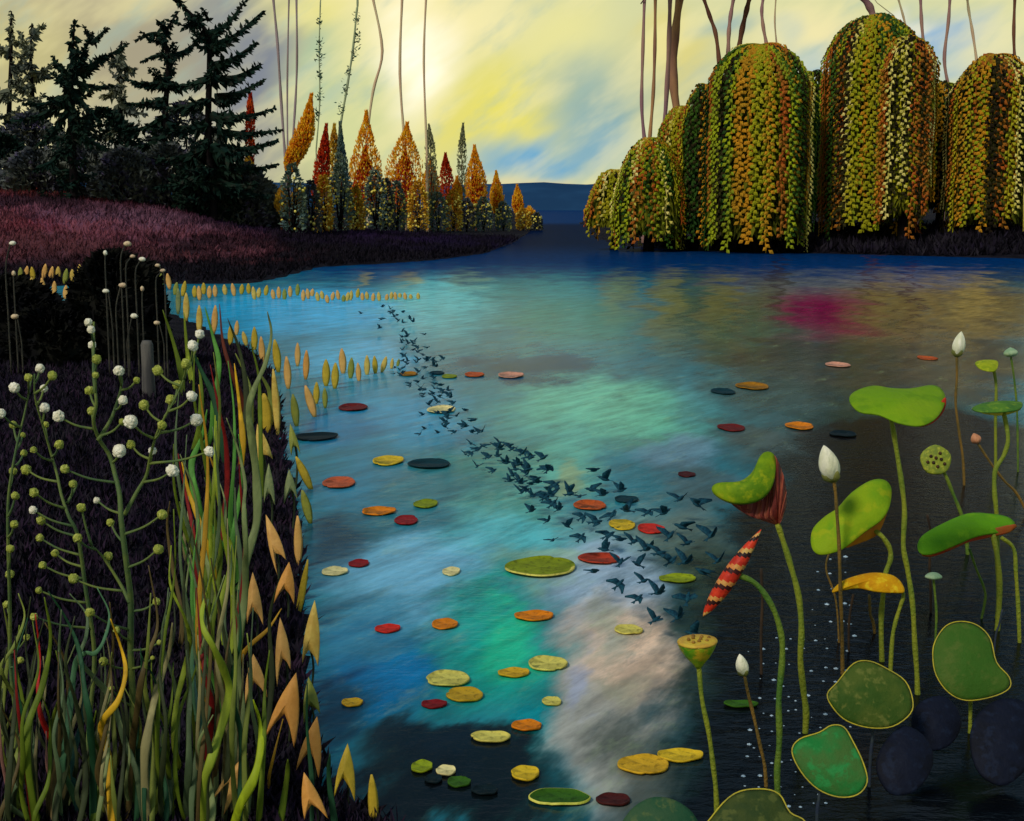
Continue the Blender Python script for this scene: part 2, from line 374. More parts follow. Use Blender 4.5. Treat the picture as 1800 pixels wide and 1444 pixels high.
WB = [(900, 425, 1100, 34, S(8, 26, 52), 1, .5), (1000, 462, 260, 30, S(22, 62, 92), .9), (700, 482, 200, 22, S(48, 84, 120), .8),
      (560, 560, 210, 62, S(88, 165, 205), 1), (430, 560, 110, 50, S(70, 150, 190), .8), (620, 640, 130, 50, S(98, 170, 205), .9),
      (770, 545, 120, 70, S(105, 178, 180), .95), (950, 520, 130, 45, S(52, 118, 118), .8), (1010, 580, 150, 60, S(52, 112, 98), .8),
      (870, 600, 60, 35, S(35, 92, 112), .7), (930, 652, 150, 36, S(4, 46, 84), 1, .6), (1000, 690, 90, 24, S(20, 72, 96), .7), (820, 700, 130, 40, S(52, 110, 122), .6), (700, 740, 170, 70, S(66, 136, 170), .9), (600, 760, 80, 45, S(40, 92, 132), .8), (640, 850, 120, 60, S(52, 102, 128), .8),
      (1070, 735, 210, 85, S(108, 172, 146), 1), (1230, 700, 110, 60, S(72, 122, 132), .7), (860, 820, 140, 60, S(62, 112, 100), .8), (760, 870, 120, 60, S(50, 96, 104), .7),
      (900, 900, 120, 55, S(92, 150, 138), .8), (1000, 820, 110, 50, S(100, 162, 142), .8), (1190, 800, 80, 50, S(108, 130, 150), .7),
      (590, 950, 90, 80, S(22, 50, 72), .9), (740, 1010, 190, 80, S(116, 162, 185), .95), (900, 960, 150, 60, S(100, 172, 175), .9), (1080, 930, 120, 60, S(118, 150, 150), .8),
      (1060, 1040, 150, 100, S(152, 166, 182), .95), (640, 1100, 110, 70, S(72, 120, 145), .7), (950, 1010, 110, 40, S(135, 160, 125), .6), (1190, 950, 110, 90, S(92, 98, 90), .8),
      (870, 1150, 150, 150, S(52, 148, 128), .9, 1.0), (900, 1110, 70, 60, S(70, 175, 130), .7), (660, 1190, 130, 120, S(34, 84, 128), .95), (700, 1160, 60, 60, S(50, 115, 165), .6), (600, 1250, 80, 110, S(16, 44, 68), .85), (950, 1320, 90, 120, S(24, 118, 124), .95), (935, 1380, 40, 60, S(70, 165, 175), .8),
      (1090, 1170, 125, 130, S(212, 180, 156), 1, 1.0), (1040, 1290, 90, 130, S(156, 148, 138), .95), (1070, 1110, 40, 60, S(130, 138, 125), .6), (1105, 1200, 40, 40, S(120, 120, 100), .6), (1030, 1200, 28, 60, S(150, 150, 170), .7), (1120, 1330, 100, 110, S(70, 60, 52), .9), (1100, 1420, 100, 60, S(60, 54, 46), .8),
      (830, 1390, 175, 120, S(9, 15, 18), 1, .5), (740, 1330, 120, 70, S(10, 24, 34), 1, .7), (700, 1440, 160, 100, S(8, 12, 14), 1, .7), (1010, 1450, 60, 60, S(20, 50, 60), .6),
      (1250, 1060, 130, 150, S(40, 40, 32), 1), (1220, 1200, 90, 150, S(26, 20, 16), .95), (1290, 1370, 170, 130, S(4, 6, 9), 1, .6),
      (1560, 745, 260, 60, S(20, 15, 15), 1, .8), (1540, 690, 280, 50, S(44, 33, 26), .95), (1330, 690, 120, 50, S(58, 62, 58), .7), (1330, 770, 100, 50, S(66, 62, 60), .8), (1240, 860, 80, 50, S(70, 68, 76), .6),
      (1520, 480, 420, 36, S(58, 50, 50), .9, .5), (1560, 560, 400, 70, S(98, 68, 36), .95, .6), (1330, 600, 150, 60, S(58, 66, 50), .8), (1590, 640, 380, 50, S(66, 44, 30), .95, .6), (1450, 560, 120, 60, S(104, 26, 62), .9, .95), (1400, 500, 160, 40, S(92, 84, 88), .8), (1650, 560, 200, 70, S(112, 88, 52), .9), (1600, 490, 130, 30, S(118, 104, 112), .8), (1270, 580, 130, 80, S(60, 76, 58), .7), (1400, 630, 180, 40, S(50, 34, 28), .8), (1090, 520, 40, 60, S(112, 108, 46), .6, .8), (1175, 560, 36, 110, S(112, 100, 42), .8, .8), (1260, 560, 34, 110, S(104, 86, 38), .75, .8), (1215, 520, 20, 80, S(60, 64, 40), .7, .5), (1560, 540, 26, 90, S(112, 84, 46), .6, .8), (1640, 560, 22, 100, S(128, 98, 56), .6, .8), (1715, 560, 30, 110, S(150, 122, 72), .7, .8), (1335, 530, 30, 70, S(70, 56, 40), .6), (720, 490, 26, 18, S(160, 140, 60), .6), (640, 490, 16, 18, S(160, 140, 60), .6), (815, 490, 40, 24, S(120, 130, 80), .5), (1000, 840, 40, 26, S(150, 140, 80), .5), (1700, 660, 110, 60, S(88, 66, 40), .7)]  # gold and brown streaks: tree reflections painted into the water colour
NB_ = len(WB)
WB += [(880, 424, 1300, 34, S(6, 20, 46), .95, .6), (1450, 560, 95, 50, S(116, 22, 64), .8, 1.0), (1370, 530, 14, 90, S(40, 30, 26), .6, .8), (1600, 540, 9, 90, S(60, 34, 40), .6, .8), (1530, 520, 10, 90, S(64, 40, 40), .6, .8), (835, 1385, 175, 110, S(8, 13, 16), .95, .6), (745, 1320, 110, 70, S(8, 18, 26), .9, .8), (700, 1440, 170, 90, S(7, 10, 13), .95, .7), (930, 652, 140, 26, S(6, 36, 62), .7, .8), (590, 950, 60, 60, S(14, 38, 56), .7, .9), (590, 1250, 60, 110, S(12, 34, 54), .7, .9)]  # narrow dark streaks: trunk reflections painted in
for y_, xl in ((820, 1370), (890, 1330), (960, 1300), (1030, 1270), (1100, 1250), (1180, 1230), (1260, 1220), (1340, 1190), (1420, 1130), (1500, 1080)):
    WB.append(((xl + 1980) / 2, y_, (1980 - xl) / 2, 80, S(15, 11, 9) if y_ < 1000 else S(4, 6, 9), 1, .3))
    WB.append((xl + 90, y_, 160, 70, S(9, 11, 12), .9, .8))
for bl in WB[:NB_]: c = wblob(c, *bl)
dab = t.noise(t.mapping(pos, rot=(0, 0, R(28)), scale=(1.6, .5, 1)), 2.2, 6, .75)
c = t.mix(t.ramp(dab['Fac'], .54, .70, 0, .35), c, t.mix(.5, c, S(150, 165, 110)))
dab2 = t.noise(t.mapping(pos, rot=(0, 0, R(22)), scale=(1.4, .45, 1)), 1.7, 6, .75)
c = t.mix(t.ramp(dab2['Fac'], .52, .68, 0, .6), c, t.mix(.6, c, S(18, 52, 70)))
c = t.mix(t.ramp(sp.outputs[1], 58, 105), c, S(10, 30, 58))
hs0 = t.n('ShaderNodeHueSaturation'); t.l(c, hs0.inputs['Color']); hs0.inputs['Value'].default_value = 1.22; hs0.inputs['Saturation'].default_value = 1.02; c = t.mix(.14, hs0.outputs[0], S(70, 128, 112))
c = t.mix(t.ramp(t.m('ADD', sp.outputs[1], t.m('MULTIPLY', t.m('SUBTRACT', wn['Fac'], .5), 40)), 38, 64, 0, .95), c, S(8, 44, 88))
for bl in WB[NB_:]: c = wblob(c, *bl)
bn = t.noise(t.mapping(pos, rot=(0, 0, R(32)), scale=(1.3, .25, 1)), 3.4, 6, .72)
hsv = t.n('ShaderNodeHueSaturation'); t.l(c, hsv.inputs['Color'])
t.l(t.ramp(bn['Fac'], .3, .7, .86, 1.6), hsv.inputs['Value']); hsv.inputs['Saturation'].default_value = 1.12
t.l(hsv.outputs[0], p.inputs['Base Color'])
p.inputs['Roughness'].default_value = .9; p.inputs['Specular IOR Level'].default_value = 0
b = t.n('ShaderNodeBump'); b.inputs['Strength'].default_value = .16; b.inputs['Distance'].default_value = .05
rp = t.noise(t.mapping(pos, scale=(1, 1.9, 1)), 5.0, 4, .6)
t.l(rp['Fac'], b.inputs['Height'])
gl = t.n('ShaderNodeBsdfAnisotropic'); gl.inputs['Roughness'].default_value = .17; gl.inputs['Color'].default_value = (1, 1, 1, 1); t.l(b.outputs[0], gl.inputs['Normal'])
fr_ = t.n('ShaderNodeFresnel'); fr_.inputs['IOR'].default_value = 1.33
ms = t.n('ShaderNodeMixShader'); t.l(t.m('MINIMUM', t.m('MULTIPLY', fr_.outputs[0], .5), t.ramp(sp.outputs[1], 14, 66, .30, .025)), ms.inputs[0]); t.l(p.outputs[0], ms.inputs[1]); t.l(gl.outputs[0], ms.inputs[2])
t.l(ms.outputs[0], wm.node_tree.nodes['Material Output'].inputs['Surface'])
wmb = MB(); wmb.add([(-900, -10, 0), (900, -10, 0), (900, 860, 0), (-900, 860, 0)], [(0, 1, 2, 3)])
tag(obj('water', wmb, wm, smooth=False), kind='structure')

# ------------------------------------------------------------------ far trees
def trunk_mb(pts3, r0, r1, seg=8):
    n = len(pts3); m = MB(); m.tube(pts3, [r0 + (r1 - r0) * i / (n - 1) for i in range(n)], seg); return m
def needles(mb, pts, w0, w1, r, dens=1.0, hang=.5):
    """a frond: short needle sprigs all round a limb"""
    n = len(pts)
    for i in range(n - 1):
        a, b_ = pts[i], pts[i + 1]; d = (b_ - a); L = d.length
        k = max(1, int(L / .12 * dens)); d.normalize()
        for j in range(k):
            tt = (i + j / k) / (n - 1); w = w0 + (w1 - w0) * tt
            w *= r.uniform(.5, 1.25)
            q = a.lerp(b_, j / k)
            for s_ in range(3):
                v = Vector((r.uniform(-1, 1), r.uniform(-1, 1), r.uniform(-1, .8) - hang)).normalized() + d * .8
                mb.leaf(q, v, .07 + w * .14, w * 1.1 + .1, r=r)
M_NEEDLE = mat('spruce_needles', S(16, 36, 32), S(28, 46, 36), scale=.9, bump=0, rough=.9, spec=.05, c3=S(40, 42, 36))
M_NEEDLE2 = mat('misty_needles', S(104, 108, 86), S(78, 84, 78), scale=.4, bump=0, rough=.95, spec=.05, c3=S(124, 122, 88))  # paler needles: the mist is painted into their colour
M_BARKD = mat('dark_bark', S(26, 22, 22), S(14, 12, 14), scale=3, rough=.95, spec=.05)
def spruce(label, Y, trunk, branches, wid=11, mm=M_NEEDLE, extra=26, seed=1):
    r = random.Random(seed)
    bp = trunk[-1]; base = at(bp[0], bp[1], Y); gz = ground(base.x, Y); base.z = gz
    T = thing('spruce_tree', label, 'tree', base, 'dark conifers on the left rise')
    P = smooth_line([at(x, y, Y) for x, y in trunk[:-1]] + [Vector((base.x, Y, gz - .2))], 4)
    n = len(P); m = MB(); m.tube(P, [.05 + .22 * i / n for i in range(n)], 7); obj('trunk', m, M_BARKD, T)
    cm = MB(); k = mpp(Y)
    needles(cm, P[:max(3, n // 3)], .25, .5, r, 1.2, 0)
    for bi, br in enumerate(branches):
        x0, y0, x1, y1 = br[:4]; w = (br[4] if len(br) > 4 else wid) * k * 1.35
        dy = r.uniform(-1.6, 1.6)
        sag = br[5] if len(br) > 5 else 8
        mid = ((x0 + x1) / 2, (y0 + y1) / 2 + sag)
        Q = smooth_line([at(x0, y0, Y), at(mid[0], mid[1], Y + dy * .4), at(x1, y1, Y + dy)], 5)
        cm.tube(Q, [w * .35 * (1 - i / len(Q)) + .01 for i in range(len(Q))], 5)
        needles(cm, Q, w * 1.0, w * .22, r, 1.5, .35)
    for e in range(extra):                                   # limbs towards and away from the viewer
        i = r.randrange(n // 4, n - 1); q = P[i]; f = i / n
        a = r.choice([-1, 1]) * R(90) + r.uniform(-.9, .9); L = (1.0 + 2.4 * f) * r.uniform(.6, 1.1)
        e1 = q + Vector((math.cos(a) * L, math.sin(a) * L, r.uniform(-.1, .5)))
        Q = smooth_line([q, (q + e1) / 2 - Vector((0, 0, .35)), e1], 4)
        cm.tube(Q, [.09 * (1 - i / len(Q)) + .01 for i in range(len(Q))], 5)
        needles(cm, Q, .5, .12, r, 1.0, .35)
    obj('crown', cm, mm, T, smooth=False)
spruce('tall black-green spruce nearest the reed flames, leaning tip and long upswept boughs on its right', 84,
       [(303, -4), (325, 15), (348, 38), (366, 66), (368, 130), (366, 220), (372, 320), (376, 372)],
       [(366, 62, 436, -4, 12, 12), (370, 84, 462, 20, 15, 10), (372, 118, 452, 74, 17, 8), (374, 140, 458, 113, 17, 10), (378, 172, 464, 140, 15, 8), (382, 205, 484, 190, 13), (382, 232, 496, 228, 13, 6), (386, 262, 488, 246, 15, 8), (384, 296, 490, 288, 14), (380, 330, 474, 346, 14, 2),
        (366, 36, 356, 14, 7, 0), (368, 140, 282, 146, 13), (366, 178, 262, 186, 14), (366, 220, 262, 226, 15), (368, 258, 272, 280, 16), (368, 300, 270, 330, 16), (374, 318, 452, 322, 17), (372, 205, 430, 200, 20), (374, 260, 440, 268, 22)], seed=3)
spruce('dark spruce with a crooked top standing behind and left of the tallest one', 90,
       [(314, 20), (298, 45), (290, 68), (296, 120), (290, 200), (288, 300), (286, 370)],
       [(292, 64, 236, 72, 11, -8), (290, 50, 278, 38, 10, 0), (298, 100, 350, 70, 12, 6), (296, 96, 246, 110, 9, -4), (294, 142, 222, 140, 14, 8), (294, 175, 220, 182, 14, 4), (292, 205, 216, 230, 14), (292, 240, 210, 262, 15), (290, 280, 200, 310, 16), (292, 220, 350, 216, 15), (292, 260, 352, 262, 16), (292, 150, 350, 140, 13)], seed=5)
spruce('star-shaped conifer with boughs radiating from one knot, left of the crooked spruce', 82,
       [(131, 34), (128, 80), (126, 140), (124, 200), (128, 280), (132, 372)],
       [(132, 130, 163, 55, 11, 0), (160, 75, 146, 44, 7, 0), (160, 78, 190, 48, 9, 0), (135, 130, 226, 76, 12, 2), (122, 150, 92, 98, 12, 0), (120, 168, 40, 182, 12), (120, 180, 6, 216, 12), (126, 165, 172, 212, 12, -4), (124, 185, 150, 240, 11), (120, 195, 60, 262, 13), (128, 220, 190, 262, 14), (126, 250, 60, 300, 15), (130, 145, 200, 150, 12, 6)], seed=7)
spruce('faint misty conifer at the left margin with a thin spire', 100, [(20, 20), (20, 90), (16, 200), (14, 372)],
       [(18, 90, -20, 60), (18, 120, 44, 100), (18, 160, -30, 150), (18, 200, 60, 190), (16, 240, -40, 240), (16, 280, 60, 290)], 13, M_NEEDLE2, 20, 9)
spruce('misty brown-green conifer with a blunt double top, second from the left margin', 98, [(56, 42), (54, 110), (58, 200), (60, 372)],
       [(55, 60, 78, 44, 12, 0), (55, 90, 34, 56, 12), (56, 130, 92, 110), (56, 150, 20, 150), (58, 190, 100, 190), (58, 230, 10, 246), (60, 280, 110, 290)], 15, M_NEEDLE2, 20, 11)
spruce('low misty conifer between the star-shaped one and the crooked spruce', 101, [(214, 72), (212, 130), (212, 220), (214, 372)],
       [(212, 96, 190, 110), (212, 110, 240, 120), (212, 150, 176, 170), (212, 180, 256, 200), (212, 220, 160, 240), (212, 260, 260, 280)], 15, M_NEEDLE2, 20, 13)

M_THICK = mat('thicket_leaves', S(66, 70, 76), S(100, 104, 92), scale=.25, bump=0, rough=.95, spec=.05, c3=S(78, 70, 98))  # grey-blue tones paint the mist under the conifers into the leaves
def shrub(name, label, cat, px, base_py, Y, wpx, hpx, mm, n, leaf=.35, group=None, seed=0, stem=M_BARKD, dome=False, shell=.35):
    r = random.Random(seed); b_ = at(px, base_py, Y); gz = ground(b_.x, Y); base = Vector((b_.x, Y, gz))
    T = thing(name, label, cat, base, group)
    top = at(px, base_py - hpx, Y); hh = max(.3, top.z - gz); rx = wpx * mpp(Y) / 2
    sm = MB()
    for k in range(5):
        a = 2 * math.pi * k / 5; sm.tube([base - Vector((0, 0, .1)), base + Vector((math.cos(a) * rx * .25, math.sin(a) * rx * .25, hh * .4)), base + Vector((math.cos(a) * rx * .5, math.sin(a) * rx * .5, hh * .75))], [.06 * hh / 3, .04 * hh / 3, .015 * hh / 3 + .004], 5)
    obj('stem', sm, stem, T)
    cm = MB()
    for i in range(n):
        u = r.random(); a = r.uniform(0, 2 * math.pi)
        z = r.random() ** (.8) * hh
        prof = math.sqrt(max(0, 1 - (z / hh) ** 2)) if dome else math.sin(math.pi * min(1, .22 + .78 * (z / hh))) ** .7
        rad = rx * prof * (shell + (1 - shell) * math.sqrt(u)) * (1 + .2 * noise.noise(Vector((a * 2, z, seed))))
        q = base + Vector((math.cos(a) * rad, math.sin(a) * rad, z))
        cm.leaf(q, Vector((math.cos(a), math.sin(a), r.uniform(-.2, 1.2))), leaf * .35, leaf * r.uniform(.6, 1.3), r=r)
    obj('crown', cm, mm, T, smooth=False)
    return T, base, hh, rx
thk = [(12, 392, 88, 110, 150), (70, 388, 86, 120, 120), (150, 380, 88, 130, 130), (225, 386, 87, 130, 120), (300, 388, 88, 130, 130), (370, 388, 86, 120, 120), (430, 388, 87, 100, 96), (190, 384, 96, 150, 190), (330, 384, 98, 150, 200), (60, 384, 97, 150, 180), (468, 386, 90, 60, 60)]
for i, (x, y, Y, w, h) in enumerate(sorted(thk)):
    shrub('thicket_shrub', 'dusky shrub in the thicket under the conifers, %s from the left margin' % nth(i + 1), 'shrub', x, y, Y, w, h, M_THICK if i % 4 else M_NEEDLE, 1500, .5, 'shrubs under the conifers', 40 + i)

# flame-shaped autumn trees: loose gold outer foliage round a dense red heart
M_GOLD = mat('golden_leaves', S(236, 152, 16), S(240, 188, 40), scale=1.5, bump=0, rough=.8, spec=.1, c3=S(222, 104, 24))
M_RED = mat('red_leaves', S(176, 34, 14), S(214, 80, 20), scale=1.5, bump=0, rough=.8, spec=.1, c3=S(92, 14, 20))
M_TEAL = mat('teal_leaves', S(84, 110, 108), S(112, 124, 96), scale=1.1, bump=0, rough=.9, spec=.1, c3=S(60, 76, 92))
M_GHOST = mat('grey_green_leaves', S(150, 150, 104), S(126, 128, 100), scale=1.1, bump=0, rough=.9, spec=.1)
M_YEL = mat('yellow_leaves', S(214, 176, 50), S(196, 140, 34), scale=1.3, bump=0, rough=.9, spec=.1, c3=S(160, 110, 50))
M_BARKR = mat('russet_bark', S(96, 52, 30), S(60, 34, 26), scale=3, rough=.9, spec=.1)
M_BLOS = mat('yellow_blossom', S(236, 220, 110), S(214, 190, 60), scale=3, bump=0, rough=.7)
def teardrop(t_): # 0 base .. 1 apex
    return (math.sin(math.pi * min(1, t_ * 1.0) ** .75) ** 1.0) * (1 - t_) ** .35 * 1.25 if 0 < t_ < 1 else 0
def flame(label, apex, mid, basepx, wpx, Y, outer, inner, seed, n=900, core=(.04, .66, .72), leaf=.26):
    r = random.Random(seed); k = mpp(Y)
    b_ = at(basepx[0], basepx[1], Y); gz = ground(b_.x, Y)
    base = Vector((b_.x, Y, min(gz, b_.z))); T = thing('flame_tree', label, 'tree', base, 'flame-shaped autumn trees on the far bank')
    axis = smooth_line([Vector((b_.x, Y, gz - .1)), b_ + Vector((0, 0, .3)), at(mid[0], mid[1], Y), at(apex[0], apex[1], Y)], 8)
    A = axis[8:]; n_ = len(A)
    tm = trunk_mb(axis[:-4], .11, .02, 6); obj('trunk', tm, M_BARKR, T)
    def fill(cm, cnt, t0, t1, rs, shell, lf):
        for i in range(cnt):
            tt = t0 + (t1 - t0) * r.random() ** 1.1; f = tt * (n_ - 1); q = A[int(f)].lerp(A[min(n_ - 1, int(f) + 1)], f - int(f))
            a = r.uniform(0, 2 * math.pi); tl = (tt - t0) / (t1 - t0)
            rad = wpx * k / 2 * rs * max(.04, teardrop(tl)) * (shell + (1 - shell) * math.sqrt(r.random())) * r.uniform(.85, 1.12)
            cm.leaf(q + Vector((math.cos(a) * rad, math.sin(a) * rad, 0)), Vector((math.cos(a) * .35, math.sin(a) * .35, 1)), lf * .3, lf * r.uniform(.7, 1.6), r=r)
    cm = MB(); fill(cm, int(n * 2.6), 0, 1, 1, .62 if inner else .2, leaf * .72); obj('crown', cm, outer, T, smooth=False)
    if inner:
        cm = MB(); fill(cm, int(n * 2.3), core[0], core[1], core[2], .2, leaf * .75); obj('inner_foliage', cm, inner, T, smooth=False)
def FY(x): return 86 + max(0, (x - 500)) / 430 * 62
FL = [('leaning orange flame-shaped tree, leftmost of the row, with a scarlet right flank', (548, 170), (536, 235), (508, 320), 32, M_GOLD, M_RED, 900),
      ('slim deep-red flame-shaped tree just right of the leaning orange one', (574, 222), (568, 285), (556, 372), 24, M_RED, None, 900),
      ('small yellow flame-shaped tree tucked between the slim red tree and the tall teal one', (588, 222), (586, 270), (580, 372), 20, M_YEL, None, 500),
      ('tall blue-grey tapering tree between the slim red tree and the tall gold one', (598, 218), (600, 300), (602, 386), 24, M_TEAL, None, 900),
      ('tall gold flame-shaped tree with a dark red heart, left of the widest one', (644, 198), (642, 290), (640, 388), 56, M_GOLD, M_RED, 950),
      ('widest flame-shaped tree, gold with a broad scarlet heart', (716, 218), (711, 290), (710, 388), 62, M_GOLD, M_RED, 1000),
      ('thin grey-green tree rising behind the widest flame tree', (754, 222), (757, 270), (760, 380), 18, M_GHOST, None, 500),
      ('small orange flame tree right of the widest one, speckled at its foot', (757, 284), (757, 320), (757, 386), 30, M_GOLD, M_RED, 600),
      ('narrow crimson flame tree between two small orange ones', (783, 272), (784, 310), (786, 384), 22, M_RED, None, 700),
      ('thin grey-green tree rising left of the tall late orange flame tree', (814, 220), (812, 270), (812, 380), 15, M_GHOST, None, 450),
      ('smallest orange flame tree just right of the narrow crimson one', (803, 314), (803, 340), (803, 384), 18, M_GOLD, M_RED, 450),
      ('pointed orange flame tree with red heart, tallest in the right half of the row', (834, 258), (836, 315), (837, 386), 36, M_GOLD, M_RED, 800),
      ('short orange flame tree, third from the right end of the row', (872, 304), (873, 340), (874, 386), 22, M_GOLD, M_RED, 500),
      ('short orange flame tree, second from the right end of the row', (909, 328), (910, 352), (911, 386), 18, M_GOLD, M_RED, 400),
      ('tiny russet flame tree at the right end of the row', (930, 366), (931, 374), (932, 386), 16, M_GOLD, M_RED, 260),
      ('low straw-coloured bushy tree beside the tallest spruce', (497, 332), (496, 352), (495, 388), 20, M_YEL, None, 380),
      ('low gold and russet tree at the foot of the leaning orange one', (526, 330), (525, 350), (524, 388), 24, M_YEL, M_RED, 450),
      ('orange sliver of a tree glimpsed behind the right boughs of the tallest spruce', (440, 170), (440, 210), (440, 330), 14, M_RED, None, 400),
      ('yellow flame tree glimpsed low behind the right boughs of the tallest spruce', (436, 280), (436, 310), (436, 360), 36, M_YEL, M_GOLD, 500)]
for i, (lb, ap, md, bs, w, o_, in_, n_) in enumerate(FL):
    flame(lb, ap, md, bs, w, FY(ap[0]) + (8 if ap[0] < 450 else 0) + (i % 3) * .8, o_, in_, 100 + i, n_, leaf=.3 if i < 10 else .34)
# flowering shrubs along their feet
FS = [(516, 42, 100, M_TEAL), (548, 30, 70, M_THICK), (570, 26, 80, M_YEL), (598, 46, 100, M_TEAL), (626, 24, 60, M_YEL), (660, 40, 90, M_TEAL), (678, 30, 75, M_THICK), (698, 30, 70, M_TEAL), (735, 36, 70, M_YEL), (770, 34, 50, M_TEAL), (797, 30, 55, M_YEL), (820, 30, 40, M_THICK), (850, 30, 42, M_TEAL), (885, 28, 34, M_TEAL), (920, 24, 22, M_YEL), (943, 18, 14, M_THICK)]
for i, (x, w, h, mm) in enumerate(FS):
    Y = FY(x) - 3
    T, base, hh, rx = shrub('flowering_shrub', '%s shrub dotted with yellow blossom below the flame trees, %s from the left' % ({M_TEAL: 'grey-blue', M_THICK: 'dark', M_YEL: 'straw-coloured'}[mm], nth(i + 1)), 'shrub', x, 390, Y, w, h, mm, 600, .28, 'flowering shrubs below the flame trees', 300 + i)
    r = random.Random(500 + i); bm_ = MB()
    for k in range(60 if 560 < x else 14):
        a = r.uniform(0, 2 * math.pi); z = r.uniform(.1, .85) * hh
        q = base + Vector((math.cos(a) * rx * .95, math.sin(a) * rx * .95, z))
        bm_.blob(q, r.uniform(.06, .12), 6, 4)
    obj('blossom', bm_, M_BLOS, T)

# tall bare-stemmed trees: trunks seen; right-hand crowns out of frame, added to darken the water's reflections
M_TR = [mat('mauve_bark', S(142, 104, 112), S(168, 130, 112), scale=.6, stretch=(1, 1, .3), rough=.9, spec=.1),
        mat('tan_bark', S(178, 132, 88), S(140, 100, 82), scale=.6, stretch=(1, 1, .3), rough=.9, spec=.1),
        mat('brown_bark', S(84, 52, 44), S(120, 80, 60), scale=.6, stretch=(1, 1, .3), rough=.9, spec=.1),
        mat('pale_pink_bark', S(214, 194, 152), S(206, 172, 140), scale=.6, stretch=(1, 1, .3), rough=.9, spec=.1),
        mat('grey_green_bark', S(168, 178, 132), S(150, 160, 128), scale=.6, stretch=(1, 1, .3), rough=.9, spec=.1)]
M_HIGH = mat('unseen_crown_leaves', S(24, 32, 18), S(46, 42, 22), scale=.5, bump=0, rough=.9, spec=.05)
def tall(label, pts, wpx, Y, mm, seed, crown=6.0, topz=21, dots=False, gp='slender tall trunks behind the willows'):
    r = random.Random(seed); b_ = at(pts[0][0], pts[0][1], Y); gz = ground(b_.x, Y); base = Vector((b_.x, Y, gz))
    T = thing('slender_tree', label, 'tree', base, gp)
    P = [at(x, y, Y) for x, y in pts]; top = P[-1] + (P[-1] - P[-2]).normalized() * .5; 
    tip = Vector((top.x + r.uniform(-.5, .5), Y, topz + 2))
    up1 = P[-1] + (P[-1] - P[-2]).normalized() * .7; tip.x = up1.x + r.uniform(-.4, .4)
    Q = smooth_line([base - Vector((0, 0, .3)), base.lerp(P[0], .5), base.lerp(P[0], .88)] + P + [up1, up1.lerp(tip, .3), tip], 5); n = len(Q); w = wpx * mpp(Y) / 2
    m = MB(); m.tube(Q, [w * (1.15 - .4 * i / n) * (1 + .15 * math.sin(i * 1.3)) for i in range(n)], 8); 
    for k in range(4):
        z = topz * r.uniform(.8, 1); q = Vector((tip.x, Y, z)); a = r.uniform(0, 6.28)
        m.tube([q, q + Vector((math.cos(a) * 1.2, math.sin(a) * 1.2, .9)), q + Vector((math.cos(a) * 2.2, math.sin(a) * 2.2, 2.2))], [w * .4, w * .3, w * .12], 5)
    obj('trunk', m, mm, T)
    if crown:
        cm = MB()
        for i in range(int(130 * crown)):
            a = r.uniform(0, 6.283); u = r.random() ** .5; z = r.uniform(-1, 1); rad = math.sqrt(1 - z * z) * u * crown * .62 * (1 + .35 * noise.noise(Vector((a, z * 2, seed))))
            q = Vector((tip.x + math.cos(a) * rad, Y + math.sin(a) * rad, topz + crown * .75 + z * crown * .8))
            if q.z < 17.2 * Y / 90: q.z = 17.2 * Y / 90 + r.uniform(0, 3)
            cm.leaf(q, Vector((r.uniform(-1, 1), r.uniform(-1, 1), r.uniform(-1, .6))), .38, 1.1, r=r)
        obj('crown', cm, M_HIGH, T, smooth=False)
    if dots:
        for (x, y, s_) in dots:
            dm = MB()
            for k in range(26): 
                q = at(x, y, Y) + Vector((r.gauss(0, .12), r.gauss(0, .12), r.gauss(0, .22 * s_)))
                dm.leaf(q, Vector((r.uniform(-1, 1), r.uniform(-1, 1), r.uniform(-.3, 1))), .07, .26 * s_, r=r)
            obj('leaf_tuft', dm, mat('tuft_leaves', S(44, 84, 74), S(60, 96, 70), scale=1, bump=0), T)
